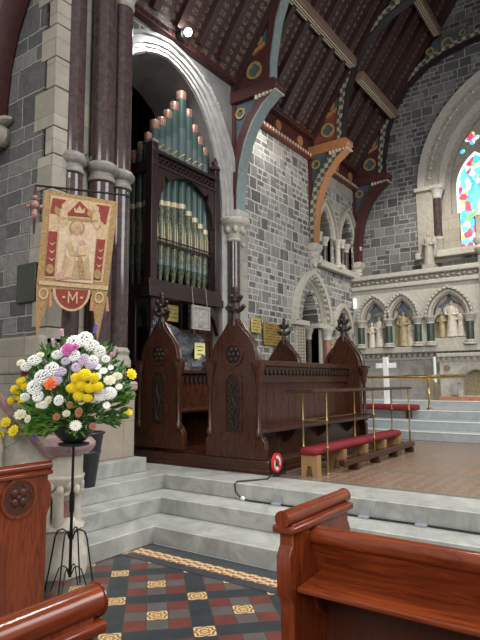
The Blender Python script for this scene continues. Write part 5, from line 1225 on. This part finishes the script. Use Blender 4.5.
bl('carnation', 'dark_red_petal', 'dark_red_rose', 'dark crimson rose half hidden at the upper left of the bunch', None, [(24, 372)], .035, .1)
bl('cluster', 'blue_petal', 'blue_statice', 'small blue flower low at the left beside the pink marble cap', None, [(36, 434)], .02, .12)
b.build('stems', 'stem_green', fa)['kind'] = 'stuff'

# ================================================================ pews
def pew_end(root, x0, L, y0, th=.07, top=1.02, rad=.034, rings=False):
    """bench end in the plane of constant Y from y0 to y0+th, outline in (x, z)"""
    out = [(0, 0), (0, .62), (-.012, .66), (-.03, .69), (-.03, .84), (-.012, .87), (0, .885), (0, top-.06), (L, top-.06), (L, .885), (L+.012, .87), (L+.03, .84), (L+.03, .69), (L+.012, .66), (L, .62), (L, 0)]
    B().prism([(x0+a, c_) for a, c_ in out], y0, y0+th, lambda u, v, d: (u, d, v)).build('bench_end', 'pew_pine', root, .006)
    yc = y0+th/2
    B().box(x0-.03, x0+L+.03, yc-th*.5-.022, yc+th*.5+.022, top-rad*2-.03, top-rad*2+.005).build('end_moulding', 'pew_pine_crosswise', root, .01)
    B().tube([(x0-.03, yc, top-rad), (x0+L+.03, yc, top-rad)], rad, 20).build('top_roll', 'pew_pine_crosswise', root)
    for xx in (x0-.034, x0+L+.03):
        B().tube([(xx, yc, top-rad), (xx+.006, yc, top-rad)], rad*1.08, 20).build('roll_end', 'pew_pine', root)
    if rings:
        for i in range(5): B().tube([(x0+.0+i*.022, yc, top-rad), (x0+.010+i*.022, yc, top-rad)], rad*1.07, 20).build('turned_ring', 'pew_pine', root)
def roundel(root, xc, zc, y, s=1):
    M = MY(y)
    root = B().band(circ(xc, zc, .105*s, 28), circ(xc, zc, .125*s, 28), .012, -.005, M, True).build('roundel_rim', 'pew_pine', root)
    B().band(foil(xc, zc, .085*s, 4, .35, 28), circ(xc, zc, .106*s, 28), .006, -.005, M, True).build('quatrefoil', 'dark_pew_panel', root)
    b = B().prism(foil(xc, zc, .086*s, 4, .35, 28), .001, -.005, M)
    for i in range(4): b.ball((xc+.04*s*math.cos(i*PI/2+.78), y-.004, zc+.04*s*math.sin(i*PI/2+.78)), (.028*s, .01, .028*s), 10, 6)
    b.ball((xc, y-.004, zc), (.022, .012, .022), 10, 6)
    b.build('carved_rosette', 'dark_pew_panel', root)
def pew_row(root, xb, y0, y1, lw=.06):
    B().tube([(xb, y0, .895), (xb, y1, .895)], .042, 20).build('top_rail', 'pew_pine_lengthwise', root)
    b = B().prism([(xb-.02, .865), (xb+.05, .87), (xb+.10, .72), (xb+.13, .72), (xb+.13, .70), (xb+.06, .70)], y0, y1, lambda u, v, d: (u, d, v)); b.build('sloping_back', 'pew_pine_lengthwise', root)
    B().tube([(xb+.02, y0, .855), (xb+.02, y1, .855)], .016, 10).build('rail_bead', 'dark_pew_panel', root)
    B().prism([(xb-lw, .685), (xb-lw, .71), (xb+.13, .73), (xb+.13, .705)], y0, y1, lambda u, v, d: (u, d, v)).build('book_ledge', 'pew_pine_lengthwise', root, .008)
    B().box(xb+.12, xb+.145, y1, y0, .08, .71).build('lower_back', 'dark_pew_panel', root)
    B().box(xb+.145, xb+.52, y1, y0, .42, .45).build('seat', 'pew_pine_lengthwise', root, .01)
    B().box(xb+.145, xb+.17, y1, y0, .45, .86).build('inner_back', 'pew_pine_lengthwise', root)
    for yy in (y0-.9, y1+.3): B().box(xb+.15, xb+.48, yy-.02, yy+.02, 0, .42).build('seat_bearer', 'dark_pew_panel', root)
pc_ = thing('pew', 'polished red brown pew at the lower right with its book ledge facing us', 'pew', (2.4, 0, 0), 'polished wooden pews')
pew_end(pc_, 2.17, .57, 1.265, top=1.035); pew_row(pc_, 2.36, 1.265, -2.0, .17); roundel(pc_, 2.48, .62, 1.265)
pb = thing('pew', 'nearest pew at the lower left, only its rounded end top showing', 'pew', (.8, 0, 0), 'polished wooden pews')
pew_end(pb, .50, .575, 1.265, top=1.03, rad=.045, rings=True); pew_row(pb, .60, 1.265, -1.5)
pa = thing('pew', 'tall bench end with carved quatrefoil roundel before the pulpit stair', 'pew', (2.3, 3.7, 0), 'polished wooden pews')
pew_end(pa, 1.98, .63, 3.63, .07, 1.02); roundel(pa, 2.37, .79, 3.63, 1.15)
B().box(2.1, 2.5, 3.70, 3.92, .42, .45).build('seat', 'pew_pine_lengthwise', pa, .01)
B().box(2.05, 2.08, 3.70, 3.92, .0, .9).build('back', 'pew_pine_lengthwise', pa, .005)
